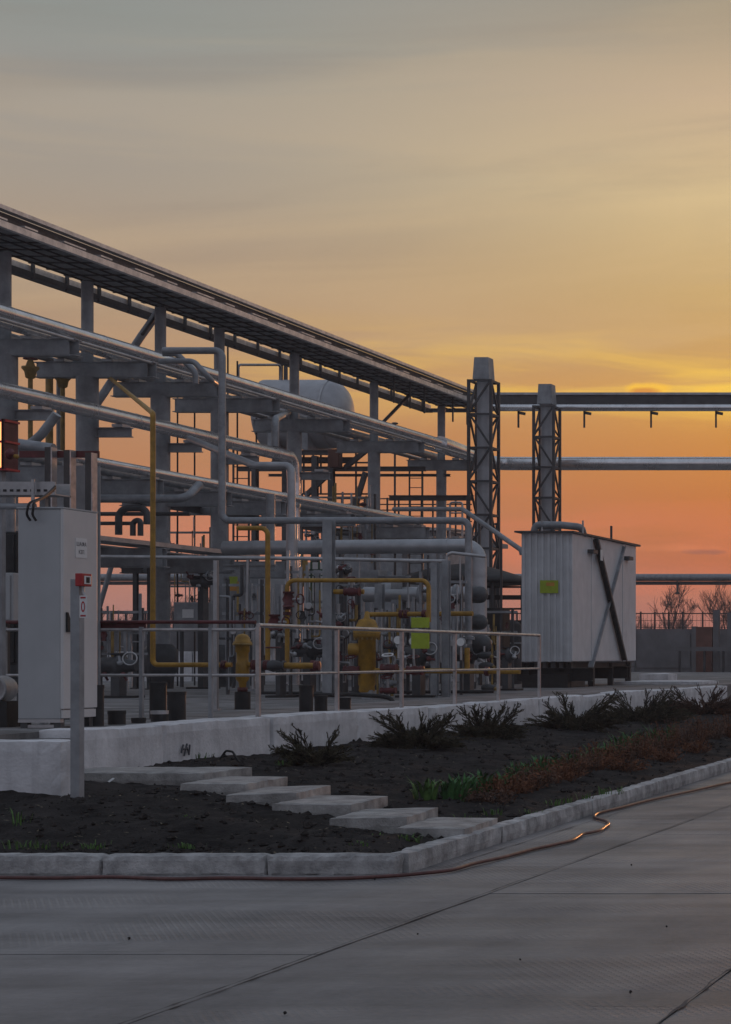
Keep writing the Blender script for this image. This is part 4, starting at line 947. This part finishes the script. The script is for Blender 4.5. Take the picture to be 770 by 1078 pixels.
pipeline('gas_riser', 'thin rust yellow upright right beside the grey upright pipe', [py(322,590,39), py(322,665,39)], .04, 'yellow_faded')
for k, (u, v, Y, hw, lab) in enumerate([(304,631,YY-.1,.10,'dark red valve with handwheel on the second yellow riser'), (371,623,YY+.9,.08,'dark red valve on the lower yellow branch'), (289,655,YY,.1,'dark red valve body left of the second yellow riser'), (437,706,YY-.1,.09,'dark red valve on the long yellow pipe left of the green boards'), (371,706,YY-.1,.09,'dark red valve on the long yellow pipe left of the large regulator'),
       (410,704,YY-.1,.09,'pale handled valve right of the large regulator'), (409,727,YY-.1,.06,'small red drain valve low beside the large regulator')]):
    c = py(u, v, Y); t = thing('valve', lab, 'valve', c, 'small red valves')
    ax = AZ if k in (0, 2) else AX
    MB().lathe([(-.13,hw*.9),(-.10,hw*.9),(-.09,hw*.6),(0,hw),(.09,hw*.6),(.10,hw*.9),(.13,hw*.9)], c, ax, 14).build('body', 'dark_red', t)
    d = Vector((.9,-.3,0)) if ax == AZ else Vector((0,-.3,1)); d.normalize()
    MB().tube([c, c+d*.24], .022, 0, 8).build('stem', 'galvanised', t); MB().ring(c+d*.24, d, .085, .012, 18, 6).build('hand_wheel', 'dark_red' if k != 5 else 'plate_white', t)
# --- grey pipes
YG = 36.0
pipeline('process_pipe', 'long grey pipe dropping from the rack, running level right and turning down by the kiosk', [py(172,369,YG), py(234,369,YG), py(234,548,YG), py(493.5,548,YG), py(493.5,678,YG)], .066, 'pipe_grey', bend=.14, flanges=flist(YG, [(493.5,672,AZ)]))
pipeline('process_pipe', 'thin grey pipe slanting inside the bend of the long grey pipe', [py(168,380,YG+2), py(204,380,YG+2), py(222,400,YG+2), py(228,404,YG+3)], .055, 'pipe_grey', bend=.2)
pipeline('process_pipe', 'third slanted grey pipe under the bend near the third column', [py(172,372,YG+3), py(186,372,YG+3), py(206,392,YG+3), py(206,404,YG+3)], .06, 'pipe_grey', bend=.2)
pipeline('process_pipe', 'slim level grey pipe spanning below the long grey pipe', [py(100,586,34), py(320,588,34), py(470,591,34)], .034, 'galvanised', bend=.1)
pipeline('process_pipe', 'thin pale pipe bent over beside the clad elbow', [py(471,700,34), py(471,584,34), py(476,582,34), py(512,586,34)], .03, 'galvanised', bend=.12)
pipeline('process_pipe', 'thick shiny clad pipe with broad elbow turning down beside the vent stack', [py(236,577,40), py(505,574.5,40), py(505,700,40)], .15, 'clad_dull', bend=.32, bands=1.2, bandmat='clad_dull', bandr=1.03, seg=20)
pipeline('process_pipe', 'grey pipe kinking down from the rack and dropping in front of the clad elbow', [px(200,462,-20.8), py(268,490,38), py(307,490,38), py(307,600,38)], .075, 'clad_dull', bend=.14)
pipeline('process_pipe', 'wide pale clad upright pipe at the rack centre', [py(307.5,552,38.2), py(307.5,720,38.2)], .11, 'clad_dull', bands=.9, bandmat='clad_dull', bandr=1.03)
pipeline('process_pipe', 'grey hooked pipe rising in front of the white vessel', [py(290,470,40), py(290,441,40), px(304,434,-22.2)], .075, 'pipe_grey', bend=.2)
pipeline('process_pipe', 'grey upright continuing below the hooked pipe', [py(285,520,41), py(285,600,41)], .09, 'pipe_grey')
pipeline('process_pipe', 'level grey pipe low between the third and fourth columns', [py(105,525,37), py(196,525,37), py(210,510,37.5)], .08, 'pipe_grey', bend=.2)
pipeline('process_pipe', 'black bent pipe above the cable tray left of the first yellow riser', [py(125,563,39), py(125,535,39), py(155,535,39), py(155,552,39), ], .07, 'steel_dark', bend=.2)
pipeline('process_pipe', 'smaller black hoop pipe above the cable tray beside the first yellow riser', [py(140,564,38.5), py(140,549,38.5), py(148,547,38.5), py(148,564,38.5)], .055, 'steel_dark', bend=.12)
pipeline('process_pipe', 'thin level black line between cabinet and first yellow riser', [py(100,541,41), py(200,541,41)], .045, 'steel_dark')
pipeline('process_pipe', 'lower thin level black line between cabinet and third column', [py(100,551,40), py(142,551,40)], .04, 'steel_dark')
pipeline('process_pipe', 'slanted thin strut pipe between cabinet and first yellow riser', [py(104,642,44), py(121,583,44)], .055, 'steel')
pipeline('process_pipe', 'black hose looping low along the yard in front of the large regulator', [py(330,731,31), py(352,732,31), py(366,731,30.8), py(400,733,30.8), py(412,735,30.8), py(418,748,30.8)], .035, 'rubber', bend=.12)
pipeline('process_pipe', 'dark level line low behind the guard railing', [py(270,730,36), py(345,730,36)], .035, 'black')
pipeline('process_pipe', 'second dark level line low behind the railing at right', [py(405,729,34), py(520,728,34)], .03, 'black')
# --- headers of the manifold
for k, (u0, u1, v, r, Y, lab) in enumerate([(384,513,626,.125,37,'top manifold header with dark dished end cap'), (405,513,655,.115,37.2,'middle manifold header with dark dished end cap'), (400,517,678,.13,36.6,'bottom manifold header with dark dished end cap')]):
    a, b = py(u0, v, Y), py(u1, v, Y); t = thing('manifold_header', lab, 'pipe', a, 'manifold headers')
    r *= 1.2; MB().tube([a, b-Vector((.30,0,0))], r, 0, 18).build('tube', 'clad_dull', t)
    MB().lathe([(0,r*1.0),(0,r*1.12),(.16,r*1.14),(.24,r*.98),(.29,r*.6),(.31,0.0)], b-Vector((.30,0,0)), AX, 20).build('end_cap', 'steel_dark', t)
    MB().lathe([(0,r),(0,r*1.35),(.05,r*1.35),(.05,r)], b-Vector((.62,0,0)), AX, 18).build('flange', 'steel', t)
    MB().lathe([(0,r),(0,r*1.35),(.05,r*1.35),(.05,r)], b-Vector((1.3,0,0)), AX, 18).build('flange', 'steel', t)
for k, (u, v, lab) in enumerate([(510,690,'upper bronze drain cock under the manifold caps'), (512,701,'middle bronze drain cock under the manifold caps'), (514,724,'lowest bronze drain cock under the manifold caps')]):
    c = py(u, v, 36.4); t = thing('drain_cock', lab, 'valve', c, 'drain cocks under the manifold')
    MB().lathe([(-.12,.04),(-.08,.06),(0,.075),(.08,.06),(.14,.04)], c, AX, 12).build('body', 'steel_dark', t); MB().tube([c+Vector((.1,0,0)), c+Vector((.17,-.02,-.03))], .035, 0, 8).build('spout', 'yellow_faded', t)
    MB().tube([c, c+Vector((0,0,.18))], .02, 0, 8).build('stem', 'galvanised', t)
for k, (u, v, lab) in enumerate([(419,674,'left round white pressure gauge behind the railing'), (435,675,'right round white pressure gauge beside the green board'), (485,676,'round pressure gauge near the grey drop pipe')]):
    c = py(u, v, 31.6); t = thing('pressure_gauge', lab, 'gauge', c, 'pressure gauges')
    MB().lathe([(0,.075),(.05,.075),(.05,.068),(.046,.066)], c+Vector((0,.05,0)), (0,-1,0), 20).build('case', 'steel', t)
    MB().lathe([(0,.066),(.004,.066)], c+Vector((0,.003,0)), (0,-1,0), 20).build('dial', 'plate_white', t); MB().tube([c+Vector((0,.03,-.07)), c+Vector((0,.03,-.3))], .018, 0, 8).build('stem', 'galvanised', t)
for k, (v0, v1, lab) in enumerate([(650,661,'upper yellow green notice board on the manifold'), (665,683,'lower yellow green notice board on the manifold')]):
    a = py(433, v0, 31.4); b = py(452, v1, 31.4); tag(MB().box(a.x,b.x,31.4,31.42,b.z,a.z).build('notice_board', 'sign_green', bevel=.004), lab, 'sign', 'notice boards')
# --- stands and posts
def stand(u, v0, Y, w, lab, v1=None, arm=None, mat='steel', name='pipe_stand'):
    a = py(u, v0, Y); t = thing(name, lab, 'stand', (a.x,Y,YARD), 'pipe stands on the yard')
    z0 = YARD if v1 is None else py(u, v1, Y).z
    MB().ibeam((a.x,Y,z0),(a.x,Y,a.z), w, w, (0,1,0), .012, .01).build('post', mat, t)
    MB().box(a.x-w*.9,a.x+w*.9,Y-w*.9,Y+w*.9,z0-.01,z0+.025).build('base_plate', mat, t)
    if arm: MB().ibeam((py(arm[0],0,Y).x,Y,a.z+.05),(py(arm[1],0,Y).x,Y,a.z+.05), .1, .12).build('arm', mat, t)
stand(346.5, 548, 33, .16, 'grey upright stand left of the large regulator')
stand(458, 592, 33.4, .11, 'left post of the twin stand right of the green boards')
stand(470, 590, 33.6, .12, 'right post of the twin stand right of the green boards')
stand(400, 615, 36, .14, 'grey stand behind the large regulator')
stand(227.5, 590, 25.5, .05, 'thin square stand left of the small regulator', mat='galvanised')
stand(420, 612, 37, .22, 'wide grey stand carrying the manifold headers', arm=(398,432))
stand(447, 640, 38, .18, 'stand behind the green boards')
stand(490, 640, 38.5, .14, 'short stand under the long grey drop pipe')
stand(296, 615, 39, .16, 'stand behind the second yellow riser')
stand(256, 600, 40, .2, 'stand with arm beside the wide clad pipe', arm=(236,290))
stand(143, 603, 42, .09, 'dark stand with top plate between cabinet and first yellow riser', arm=(128,150), mat='steel_dark')
stand(157, 585, 41, .06, 'thin dark stand just left of the first yellow riser', mat='steel_dark')
stand(334, 600, 38, .10, 'thin stand right of the wide clad pipe')
stand(374, 612, 38.5, .10, 'dark thin stand left of the large regulator', mat='steel_dark')
# --- pump skid at left and machinery low down
def machine(u, v, Y, w, lab, seed):
    rnd = random.Random(seed); c = py(u, v, Y); t = thing('pump', lab, 'pump', (c.x,Y,YARD), 'pumps and valves on the yard')
    MB().lathe([(-w*.5,w*.16),(-w*.45,w*.24),(-.02,w*.26),(.02,w*.34),(.07,w*.34),(.1,w*.2),(w*.5,w*.15)], c, AX, 18).build('casing', 'steel_dark', t)
    MB().lathe([(0,w*.12),(w*.3,w*.12),(w*.3,w*.2),(w*.36,w*.2)], c, AZ, 16).build('outlet', 'steel_dark', t)
    MB().ring(c+Vector((w*.4,-.1,w*.2)), (.3,-1,.2), w*.18, w*.02).build('hand_wheel', 'galvanised', t)
    MB().box(c.x-w*.12,c.x+w*.12,Y-.12,Y+.12,YARD+.04,c.z).build('pedestal', 'steel_dark', t)
    MB().box(c.x-w*.55,c.x+w*.55,Y-.22,Y+.22,YARD-.01,YARD+.04).build('base_plate', 'black', t)
    for k in range(5):
        q = c+Vector((rnd.uniform(-.5,.5)*w, -.15+rnd.uniform(-.1,.1), rnd.uniform(-.2,.3)*w)); d = Vector((rnd.gauss(0,1),rnd.gauss(0,.4),rnd.gauss(0,1))).normalized()
        MB().lathe([(0,.02),(.02,.05),(.06,.05),(.07,.02),(.16,.02)], q, d, 10).build('fitting', ['galvanised','dark_red','steel'][k % 3], t)
machine(125, 701, 33, .62, 'dark pump with fittings between the cabinet and first yellow riser', 1)
machine(326, 684, 34, .55, 'dark pump behind the second railing post', 2)
machine(352, 655, 35, .42, 'dark valve cluster left of the large regulator', 3)
machine(441, 690, 33.4, .6, 'dark pump under the green boards', 4)
machine(494, 690, 37, .5, 'dark pump under the grey drop pipe', 5)
machine(296, 668, 33.4, .32, 'dark actuator beside the second yellow riser', 6)
machine(362, 600, 36, .30, 'dark actuator high on the thin stand', 7)
machine(534, 690, 40, .5, 'dark pump left of the kiosk', 8)
machine(214, 612, 42, .5, 'dark round actuator at the fourth column', 9)
# --- boxes and vessels
def cab_box(u0, u1, v0, v1, Y, mat, lab, depth=.5, name='switch_box', legs=True, plate=None):
    a = py(u0, v0, Y); b = py(u1, v1, Y); t = thing(name, lab, 'cabinet', ((a.x+b.x)/2,Y,YARD), 'boxes on the yard')
    MB().box(a.x,b.x,Y,Y+depth,b.z,a.z).build('case', mat, t, bevel=.008)
    MB().box(a.x+.03,b.x-.03,Y-.02,Y-.001,b.z+.03,a.z-.03).build('door', mat, t, bevel=.005)
    if legs:
        for x in (a.x+.06, b.x-.06): MB().beam((x,Y+depth/2,YARD),(x,Y+depth/2,b.z), .06, .06).build('leg', 'steel_dark', t)
    if plate:
        c = py(plate[0], plate[1], Y-.025); MB().box(c.x-plate[2],c.x+plate[2],Y-.03,Y-.022,c.z-plate[3],c.z+plate[3]).build('notice_plate', 'plate_white', t)
cab_box(183, 218, 634, 664, 44, 'steel', 'grey switch box with small white notice between the third and fourth columns', plate=(198,646,.13,.10))
cab_box(-12, 14, 603, 655, 22.8, 'cabinet_grey_shaded', 'pale grey box cut by the left edge beside the tall cabinet')
cab_box(-14, 18, 560, 700, 24, 'black', 'tall black enclosure at the left edge behind the pale box', legs=False)
cab_box(240, 262, 602, 664, 46, 'steel', 'tall grey panel beside the fourth column')
cab_box(270, 300, 596, 690, 47, 'kiosk_rib', 'pale grey tall panel behind the yellow risers')
cab_box(352, 398, 600, 668, 48, 'steel', 'broad grey panel behind the large regulator')
cab_box(500, 530, 640, 706, 47, 'black', 'black machine box under the dark canopy')
cab_box(322, 344, 592, 640, 50, 'plate_white', 'white panel behind green mesh right of the wide clad pipe')
gm = thing('green_frame', 'green wire frame in front of the white panel', 'frame', py(330,640,49))
for u in (321,328,336,344): MB().beam(py(u,590,49), py(u,700,49), .04, .04).build('bar', 'green', gm)
for v in (600,606,612): MB().beam(py(320,v,49), py(345,v,49), .04, .04).build('bar', 'green', gm)
tg = thing('tag_plate', 'yellow green and orange tag plate on the tall grey panel', 'sign', py(247,622,39.6))
a = py(241.5,607,39.6); b = py(250,622,39.6); m = (a.z+b.z)/2
MB().box(a.x,b.x,39.6,39.61,m,a.z).build('upper_half', 'sign_green', tg); MB().box(a.x,b.x,39.6,39.61,b.z,m-.002).build('lower_half', 'sign_orange', tg)
tag(MB().tube([py(250.5,612,39.5), py(250.5,645,39.5), py(250.5,648,39.5)], .03, 0, 8, True, [.025,.025,.05]).build('pull_chain', 'yellow_faded'), 'thin yellow drop cord beside the tag plate', 'cord')
# white vessel on its steel frame
YV = 58.0
vs_ = thing('pressure_vessel', 'white horizontal pressure vessel high behind the rack', 'vessel', py(318,470,YV))
a, b = py(281,436,YV), py(351,436,YV); r = 36*YV/F
MB().lathe([(-.22,0),(-.2,r*.35),(-.13,r*.7),(-.05,r*.92),(0,r),((b.x-a.x),r),((b.x-a.x)+.16,r*.95),((b.x-a.x)+.34,r*.76),((b.x-a.x)+.46,r*.45),((b.x-a.x)+.5,0)], a, AX, 36).build('shell', 'vessel', vs_)
MB().tube([b-Vector((.03,0,0)), b+Vector((.03,0,0))], r*1.012, 0, 36, False).build('seam_ring', 'galvanised', vs_)
for x in (a.x+.5, b.x-.5): MB().box(x-.09,x+.09,YV-r*.8,YV+r*.8,a.z-r*1.12,a.z-r*.55).build('saddle', 'steel', vs_)
for u in (296, 301): q = py(u, 400, YV); MB().tube([(q.x,YV,a.z+r*.98),(q.x,YV,a.z+r+.55)], .06, 0, 10).build('nozzle', 'steel_dark', vs_)
fr = thing('vessel_frame', 'dark braced steel frame carrying the white vessel', 'frame', py(330,700,YV))
zf = a.z-r*1.13
for u in (285, 347, 364):
    for dy in ((-1, 1) if u == 285 else (-1,)): q = py(u, 500, YV); MB().ibeam((q.x,YV+dy,YARD),(q.x,YV+dy,zf-.2), .16, .16, (0,1,0)).build('leg', 'steel_dark', fr)
for dy in (-1, 1):
    MB().ibeam((a.x-.3,YV+dy,zf-.1),(b.x+.3,YV+dy,zf-.1), .12, .14).build('beam', 'steel_dark', fr)
    MB().ibeam((a.x-.4,YV+dy,py(0,497,YV).z),(b.x+3.2,YV+dy,py(0,497,YV).z), .12, .14 if dy < 0 else .08).build('beam', 'steel_dark', fr)
    for (u0,v0,u1,v1) in ((322,522,346,499),(372,540,385,497),(364,492,386,474)): MB().beam(py(u0,v0,YV+dy), py(u1,v1,YV+dy), .13, .13).build('brace', 'steel_dark', fr)
for u in (320, 330, 338, 375): MB().beam(py(u,474,YV+1), py(u,520,YV+1), .045, .045).build('rod', 'steel_dark', fr)
for v in (487, 520, 540): MB().beam(py(314,v,YV+1.1), py(400,v,YV+1.1), .04, .05).build('rail', 'steel_dark', fr)
bx2 = tag(MB().box(py(347,473,YV-1.3).x, py(358,473,YV-1.3).x, YV-1.4, YV-1.1, py(0,492,YV-1.3).z, py(0,473,YV-1.3).z).build('junction_box', 'far_brick', bevel=.02), 'small rust brown junction box hung under the vessel', 'box')
# catwalk behind the rack at right
YW = 61.5
cw = thing('catwalk', 'elevated catwalk with fine railings behind the rack end', 'catwalk', py(430,700,YW))
za = py(0,571,YW).z
MB().box(py(338,0,YW).x, py(522,0,YW).x, YW, YW+1.2, za-.14, za).build('deck', 'steel', cw)
for v in (525, 531, 537, 549, 559): MB().tube([py(345,v,YW), py(497,v,YW)], .022, 0, 6).build('rail', 'steel_dark', cw)
for u in range(348, 500, 12): MB().beam(py(u,524,YW), py(u,572,YW), .045, .045).build('baluster', 'steel_dark', cw)
for u in (350, 420, 500): q = py(u,600,YW); MB().beam((q.x,YW+.6,YARD),(q.x,YW+.6,za-.14), .18, .18).build('leg', 'steel', cw)
gt = thing('catwalk_gate', 'pale tubular gate frame on the catwalk beside the taller stack', 'gate', py(480,571,YW-.4))
MB().tube([py(474,572,YW-.4), py(474,529,YW-.4), py(487,529,YW-.4), py(487,572,YW-.4)], .035, .08, 8).build('tube', 'rail_paint', gt)
for v in (540, 552): MB().tube([py(474,v,YW-.4), py(487,v,YW-.4)], .025, 0, 8).build('bar', 'rail_paint', gt)
st = thing('stair_handrail', 'grey handrail of the stair slanting down to the kiosk', 'handrail', py(549,578,45))
MB().tube([py(415,536,50), py(487,536,48), py(549,579,45), py(550,584,45)], .06, .2, 10).build('rail', 'steel', st)
for (u, v, Y) in ((505,548,47.1),(528,564,46)): q = py(u,v,Y); MB().beam((q.x,Y,YARD),q, .045, .045).build('post', 'steel_dark', st)
for k, (u, v0, lab) in enumerate([(416, 447, 'thin dark lightning rod between the last two columns'), (445, 492, 'second thin dark rod left of the last column'), (523, 553, 'short thin rod right of the taller stack')]):
    a = py(u, v0, 62); t = thing('lightning_rod', lab, 'rod', (a.x,62,YARD), 'lightning rods'); MB().tube([(a.x,62,YARD),(a.x,62,a.z)], .035, 0, 6).build('rod', 'steel_dark', t); MB().lathe([(0,.02),(.02,.1),(.06,.1),(.08,.02)], a, seg=10).build('tip', 'steel_dark', t)
# storage building and tanks behind
hb = thing('process_shed', 'low grey shed behind the manifold with a pale roof edge', 'shed', py(400,690,66))
a = py(338,560,66); b = py(470,590,66); MB().box(a.x,b.x,66,69,YARD,a.z).build('wall', 'steel', hb); MB().box(a.x-.2,b.x+.2,65.8,69.2,a.z,a.z+.14).build('roof', 'galvanised', hb)
# dark round canopy
YN = 50.0
cn = thing('round_canopy', 'dark shallow domed canopy on posts left of the kiosk', 'canopy', py(500,700,YN))
c = py(489, 610, YN); rc = 66*YN/F
MB().lathe([(-.12,rc*.96),(-.10,rc),(-.02,rc),(.10,rc*.86),(.24,rc*.6),(.36,rc*.32),(.42,.0)], c, AZ, 32).build('roof', 'black', cn)
for (v, w2) in ((618,.05),(629,.12),(641,.05),(655,.10)): MB().beam(py(498,v,YN-.4), py(551,v,YN-.4), .08, w2).build('cross_bar', 'black', cn)
for k in range(6):
    q = 2*math.pi*(k+.3)/6; MB().tube([(c.x+math.cos(q)*rc*.88,YN+math.sin(q)*rc*.88,YARD),(c.x+math.cos(q)*rc*.88,YN+math.sin(q)*rc*.88,c.z)], .045, 0, 8).build('post', 'steel_dark', cn)
for k, (u, v, w_, h_, Y, lab) in enumerate([(536,655,.32,1.5,49,'dark upright tank under the canopy left of the kiosk'), (455,650,.35,1.4,50,'dark upright tank under the canopy behind the twin stand')]):
    q = py(u, v, Y); t = thing('dark_tank', lab, 'tank', (q.x,Y,YARD), 'tanks under the canopy'); MB().lathe([(0,w_),(h_,w_),(h_+.1,w_*.8),(h_+.16,w_*.3),(h_+.16,.0)], (q.x,Y,YARD), seg=20).build('shell', 'far_dark', t); MB().ring((q.x,Y,YARD+h_*.7), AZ, w_, .02).build('hoop', 'steel', t)
# upright filter vessels in the middle distance
for k, (u, v, w_, Y, lab) in enumerate([(410,620,.42,44,'grey upright filter vessel behind the long grey pipe'), (366,620,.38,45,'second grey upright filter vessel left of the first')]):
    q = py(u, v, Y); h_ = q.z-YARD-.5; t = thing('filter_vessel', lab, 'vessel', (q.x,Y,YARD), 'filter vessels')
    MB().lathe([(0,w_),(h_,w_),(h_+.14,w_*.93),(h_+.28,w_*.65),(h_+.36,w_*.25),(h_+.37,0)], (q.x,Y,YARD+.3), seg=26).build('shell', 'steel', t)
    MB().lathe([(0,w_*.7),(.3,w_*.7)], (q.x,Y,YARD), seg=16).build('skirt', 'steel', t); MB().tube([(q.x,Y,YARD+h_+.6),(q.x,Y,YARD+h_+.9)], .08, 0, 10).build('nozzle', 'steel', t)
# --- clutter at the left edge
YL = 22.0
rp_ = thing('channel_frame', 'three dark channel posts with dark red top rail behind the cabinet', 'frame', py(70,560,YL))
for (u, v) in ((53.5,471),(73.5,474),(96,477)):
    q = py(u, v, YL); MB().channel((q.x,YL,YARD),(q.x,YL,q.z), .085, .10, (0,1,0), .012, side=-1).build('post', 'steel_dark', rp_); MB().box(q.x+.03,q.x+.045,YL-.055,YL+.05,YARD,q.z).build('edge_flange', 'rail_paint', rp_)
a = py(17,474,YL); b = py(100,481,YL); MB().box(a.x,b.x,YL+.06,YL+.10,b.z,a.z).build('top_rail', 'dark_red', rp_)
a = py(55,490,YL+.3); b = py(100,545,YL+.3); MB().box(a.x,b.x,YL+.4,YL+.42,YARD,a.z).build('back_sheet', 'steel', rp_)
pipeline('process_pipe', 'thick grey pipe with upward elbow behind the red framed lamp', [py(-10,471,25), py(32,468,25), py(44,457,25), py(60,436,25)], .06, 'pipe_grey', bend=.22)
pipeline('process_pipe', 'thick short grey pipe above the red top rail', [py(14,467,24.4), py(56,473,24.4)], .075, 'pipe_grey')
lm = thing('red_lamp', 'red caged lantern glowing orange at the left edge above the cable tray', 'lamp', py(4,497,21))
a = py(-8,441,21); b = py(6.5,494,21)
MB().box(a.x,py(3.2,0,21).x,20.99,21.2,b.z+.03,a.z-.03).build('lit_glass', 'lamp_glass', lm)
for (x0,x1) in ((b.x-.028,b.x),(a.x,a.x+.03),(py(4.2,0,21).x-.012,py(4.2,0,21).x+.012)): MB().box(x0,x1,20.97,21.22,b.z,a.z).build('cage_bar', 'dark_red', lm)
for v in (443, 465, 494): q = py(0,v,21); MB().box(a.x,b.x+.02,20.975,21.225,q.z-.012,q.z+.012).build('cage_ring', 'red', lm)
c = py(8.6,478,20.95); MB().lathe([(0,.05),(.015,.06),(.04,.06),(.05,.03),(.08,.025)], c, (1,-.2,0), 14).build('gland', 'dark_red', lm)
MB().lathe([(0,.02),(.03,.028),(.05,.012)], c+Vector((.08,-.015,-.02)), (1,-.1,-.4), 10).build('plug', 'yellow', lm)
q = py(0,496,21.1); MB().beam((q.x,21.1,YARD),(q.x,21.1,q.z), .08, .08).build('post', 'steel', lm)
dr = thing('pipe_end', 'round pale rimmed pipe end low at the left edge beside the cabinet', 'pipe', py(4,740,19.6))
c = py(3,726,19.6); MB().lathe([(0,.14),(.5,.14),(.52,.15),(.56,.15),(.565,.125),(.52,.12),(.40,.115)], c+Vector((-.25,.42,0)), (.35,-1,0), 24).build('barrel', 'galvanised', dr)
MB().box(c.x-.1,c.x+.1,19.5,19.8,YARD-.02,c.z-.12).build('cradle', 'black', dr)
pipeline('process_pipe', 'upright grey pipe at the left edge under the cable tray', [py(8,523,23), py(8,560,23)], .085, 'pipe_grey')

# --- instrument racks: the tangle of impulse lines, small valves and gauges between the larger pipes
def instrument_rack(u0, u1, v0, v1, Y, seed, lab, n=14):
    rnd = random.Random(seed); a = py(u0, v0, Y); b = py(u1, v1, Y); t = thing('instrument_rack', lab, 'rack', ((a.x+b.x)/2, Y, YARD), 'instrument racks in the pipework')
    for x in (a.x, b.x): MB().beam((x,Y,YARD),(x,Y,a.z), .05, .05).build('post', 'steel_dark', t)
    for k in range(3):
        z = a.z - (a.z-b.z)*(k+.2)/3; MB().beam((a.x-.1,Y,z),(b.x+.1,Y,z), .04, .05).build('rail', 'steel', t)
    for k in range(n):
        x = a.x+(b.x-a.x)*rnd.random(); z1 = a.z+(a.z-b.z)*rnd.uniform(-.35,.25); z0 = b.z-rnd.uniform(0,.5); dx = rnd.uniform(-.3,.3); yy = Y-.06-.12*rnd.random(); zm = z0+(z1-z0)*rnd.uniform(.2,.8)
        mt = rnd.choice(['steel','galvanised','galvanised','pipe_grey','steel_dark','yellow_faded'])
        MB().tube([(x,yy,max(YARD,z0)),(x,yy,zm),(x+dx,yy-.04,zm),(x+dx,yy-.04,z1)], rnd.choice([.012,.016,.022,.03]), .05, 8).build('impulse_line', mt, t)
    for k in range(n//2):
        c = Vector((a.x+(b.x-a.x)*rnd.random(), Y-.18, b.z+(a.z-b.z)*rnd.uniform(-.1,.9))); w = rnd.uniform(.035,.07); ax = (1,0,0) if rnd.random() < .5 else (0,0,1)
        MB().lathe([(-w*1.8,w*.7),(-w*1.4,w*.7),(-w*1.3,w*.5),(0,w),(w*1.3,w*.5),(w*1.4,w*.7),(w*1.8,w*.7)], c, ax, 12).build('valve', rnd.choice(['dark_red','steel_dark','steel_dark','steel']), t)
        if rnd.random() < .6: MB().ring(c+Vector((0,-.1,.05)), (.2,-1,.2), w*1.1, .008, 16, 6).build('hand_wheel', rnd.choice(['dark_red','galvanised','black']), t)
    for k in range(1):
        c = Vector((a.x+(b.x-a.x)*rnd.random(), Y-.2, b.z+(a.z-b.z)*rnd.uniform(.2,.8))); MB().lathe([(0,.06),(.04,.06),(.041,.05)], c, (0,-1,0), 16).build('gauge', 'galvanised', t)
instrument_rack(306, 342, 596, 690, 35, 11, 'instrument rack of thin lines right of the second yellow riser')
instrument_rack(352, 378, 610, 700, 35.5, 12, 'instrument rack of thin lines left of the large regulator', 10)
instrument_rack(396, 430, 640, 712, 34.5, 13, 'instrument rack of thin lines right of the large regulator')
instrument_rack(444, 486, 606, 706, 35.5, 14, 'instrument rack of thin lines right of the green boards', 16)
instrument_rack(240, 276, 610, 700, 36, 15, 'instrument rack of thin lines behind the small regulator', 12)
instrument_rack(106, 150, 640, 706, 38, 16, 'instrument rack of thin lines between cabinet and first yellow riser', 10)
instrument_rack(500, 540, 640, 704, 42, 17, 'instrument rack of thin lines left of the kiosk', 10)
instrument_rack(318, 395, 520, 575, 52, 18, 'high instrument rack of thin lines under the vessel frame', 16)
instrument_rack(176, 222, 555, 640, 46, 19, 'instrument rack of thin lines behind the third column', 10)
def ladder(u, v0, v1, Y, lab):
    a = py(u, v0, Y); b = py(u, v1, Y); t = thing('ladder', lab, 'ladder', (a.x,Y,b.z), 'ladders in the pipework')
    for d in (-.2, .2): MB().beam((a.x+d,Y,b.z),(a.x+d,Y,a.z), .04, .04).build('rail', 'steel_dark', t)
    z = b.z+.2
    while z < a.z: MB().tube([(a.x-.2,Y,z),(a.x+.2,Y,z)], .014, 0, 6).build('rung', 'steel_dark', t); z += .3
ladder(254, 470, 720, 49, 'ladder behind the fourth column')
ladder(438, 480, 690, 60, 'ladder to the catwalk left of the last column')

# ------------------------------------------------------------------ evening haze
hz = MB().box(-330, 270, -60, 640, -1.2, 14).build('haze', 'ground')
def haze_material():
    m = bpy.data.materials.new('haze_air'); m.use_nodes = True; nt = m.node_tree; nt.nodes.clear()
    v = nt.nodes.new('ShaderNodeVolumePrincipled'); v.inputs['Density'].default_value = .0009; v.inputs['Color'].default_value = (.86,.84,.88,1); v.inputs['Anisotropy'].default_value = .2
    o = nt.nodes.new('ShaderNodeOutputMaterial'); nt.links.new(v.outputs[0], o.inputs['Volume']); return m
hz.data.materials.clear(); hz.data.materials.append(haze_material()); tag(hz, 'thin evening haze in the air over the yard', 'haze', kind='stuff')
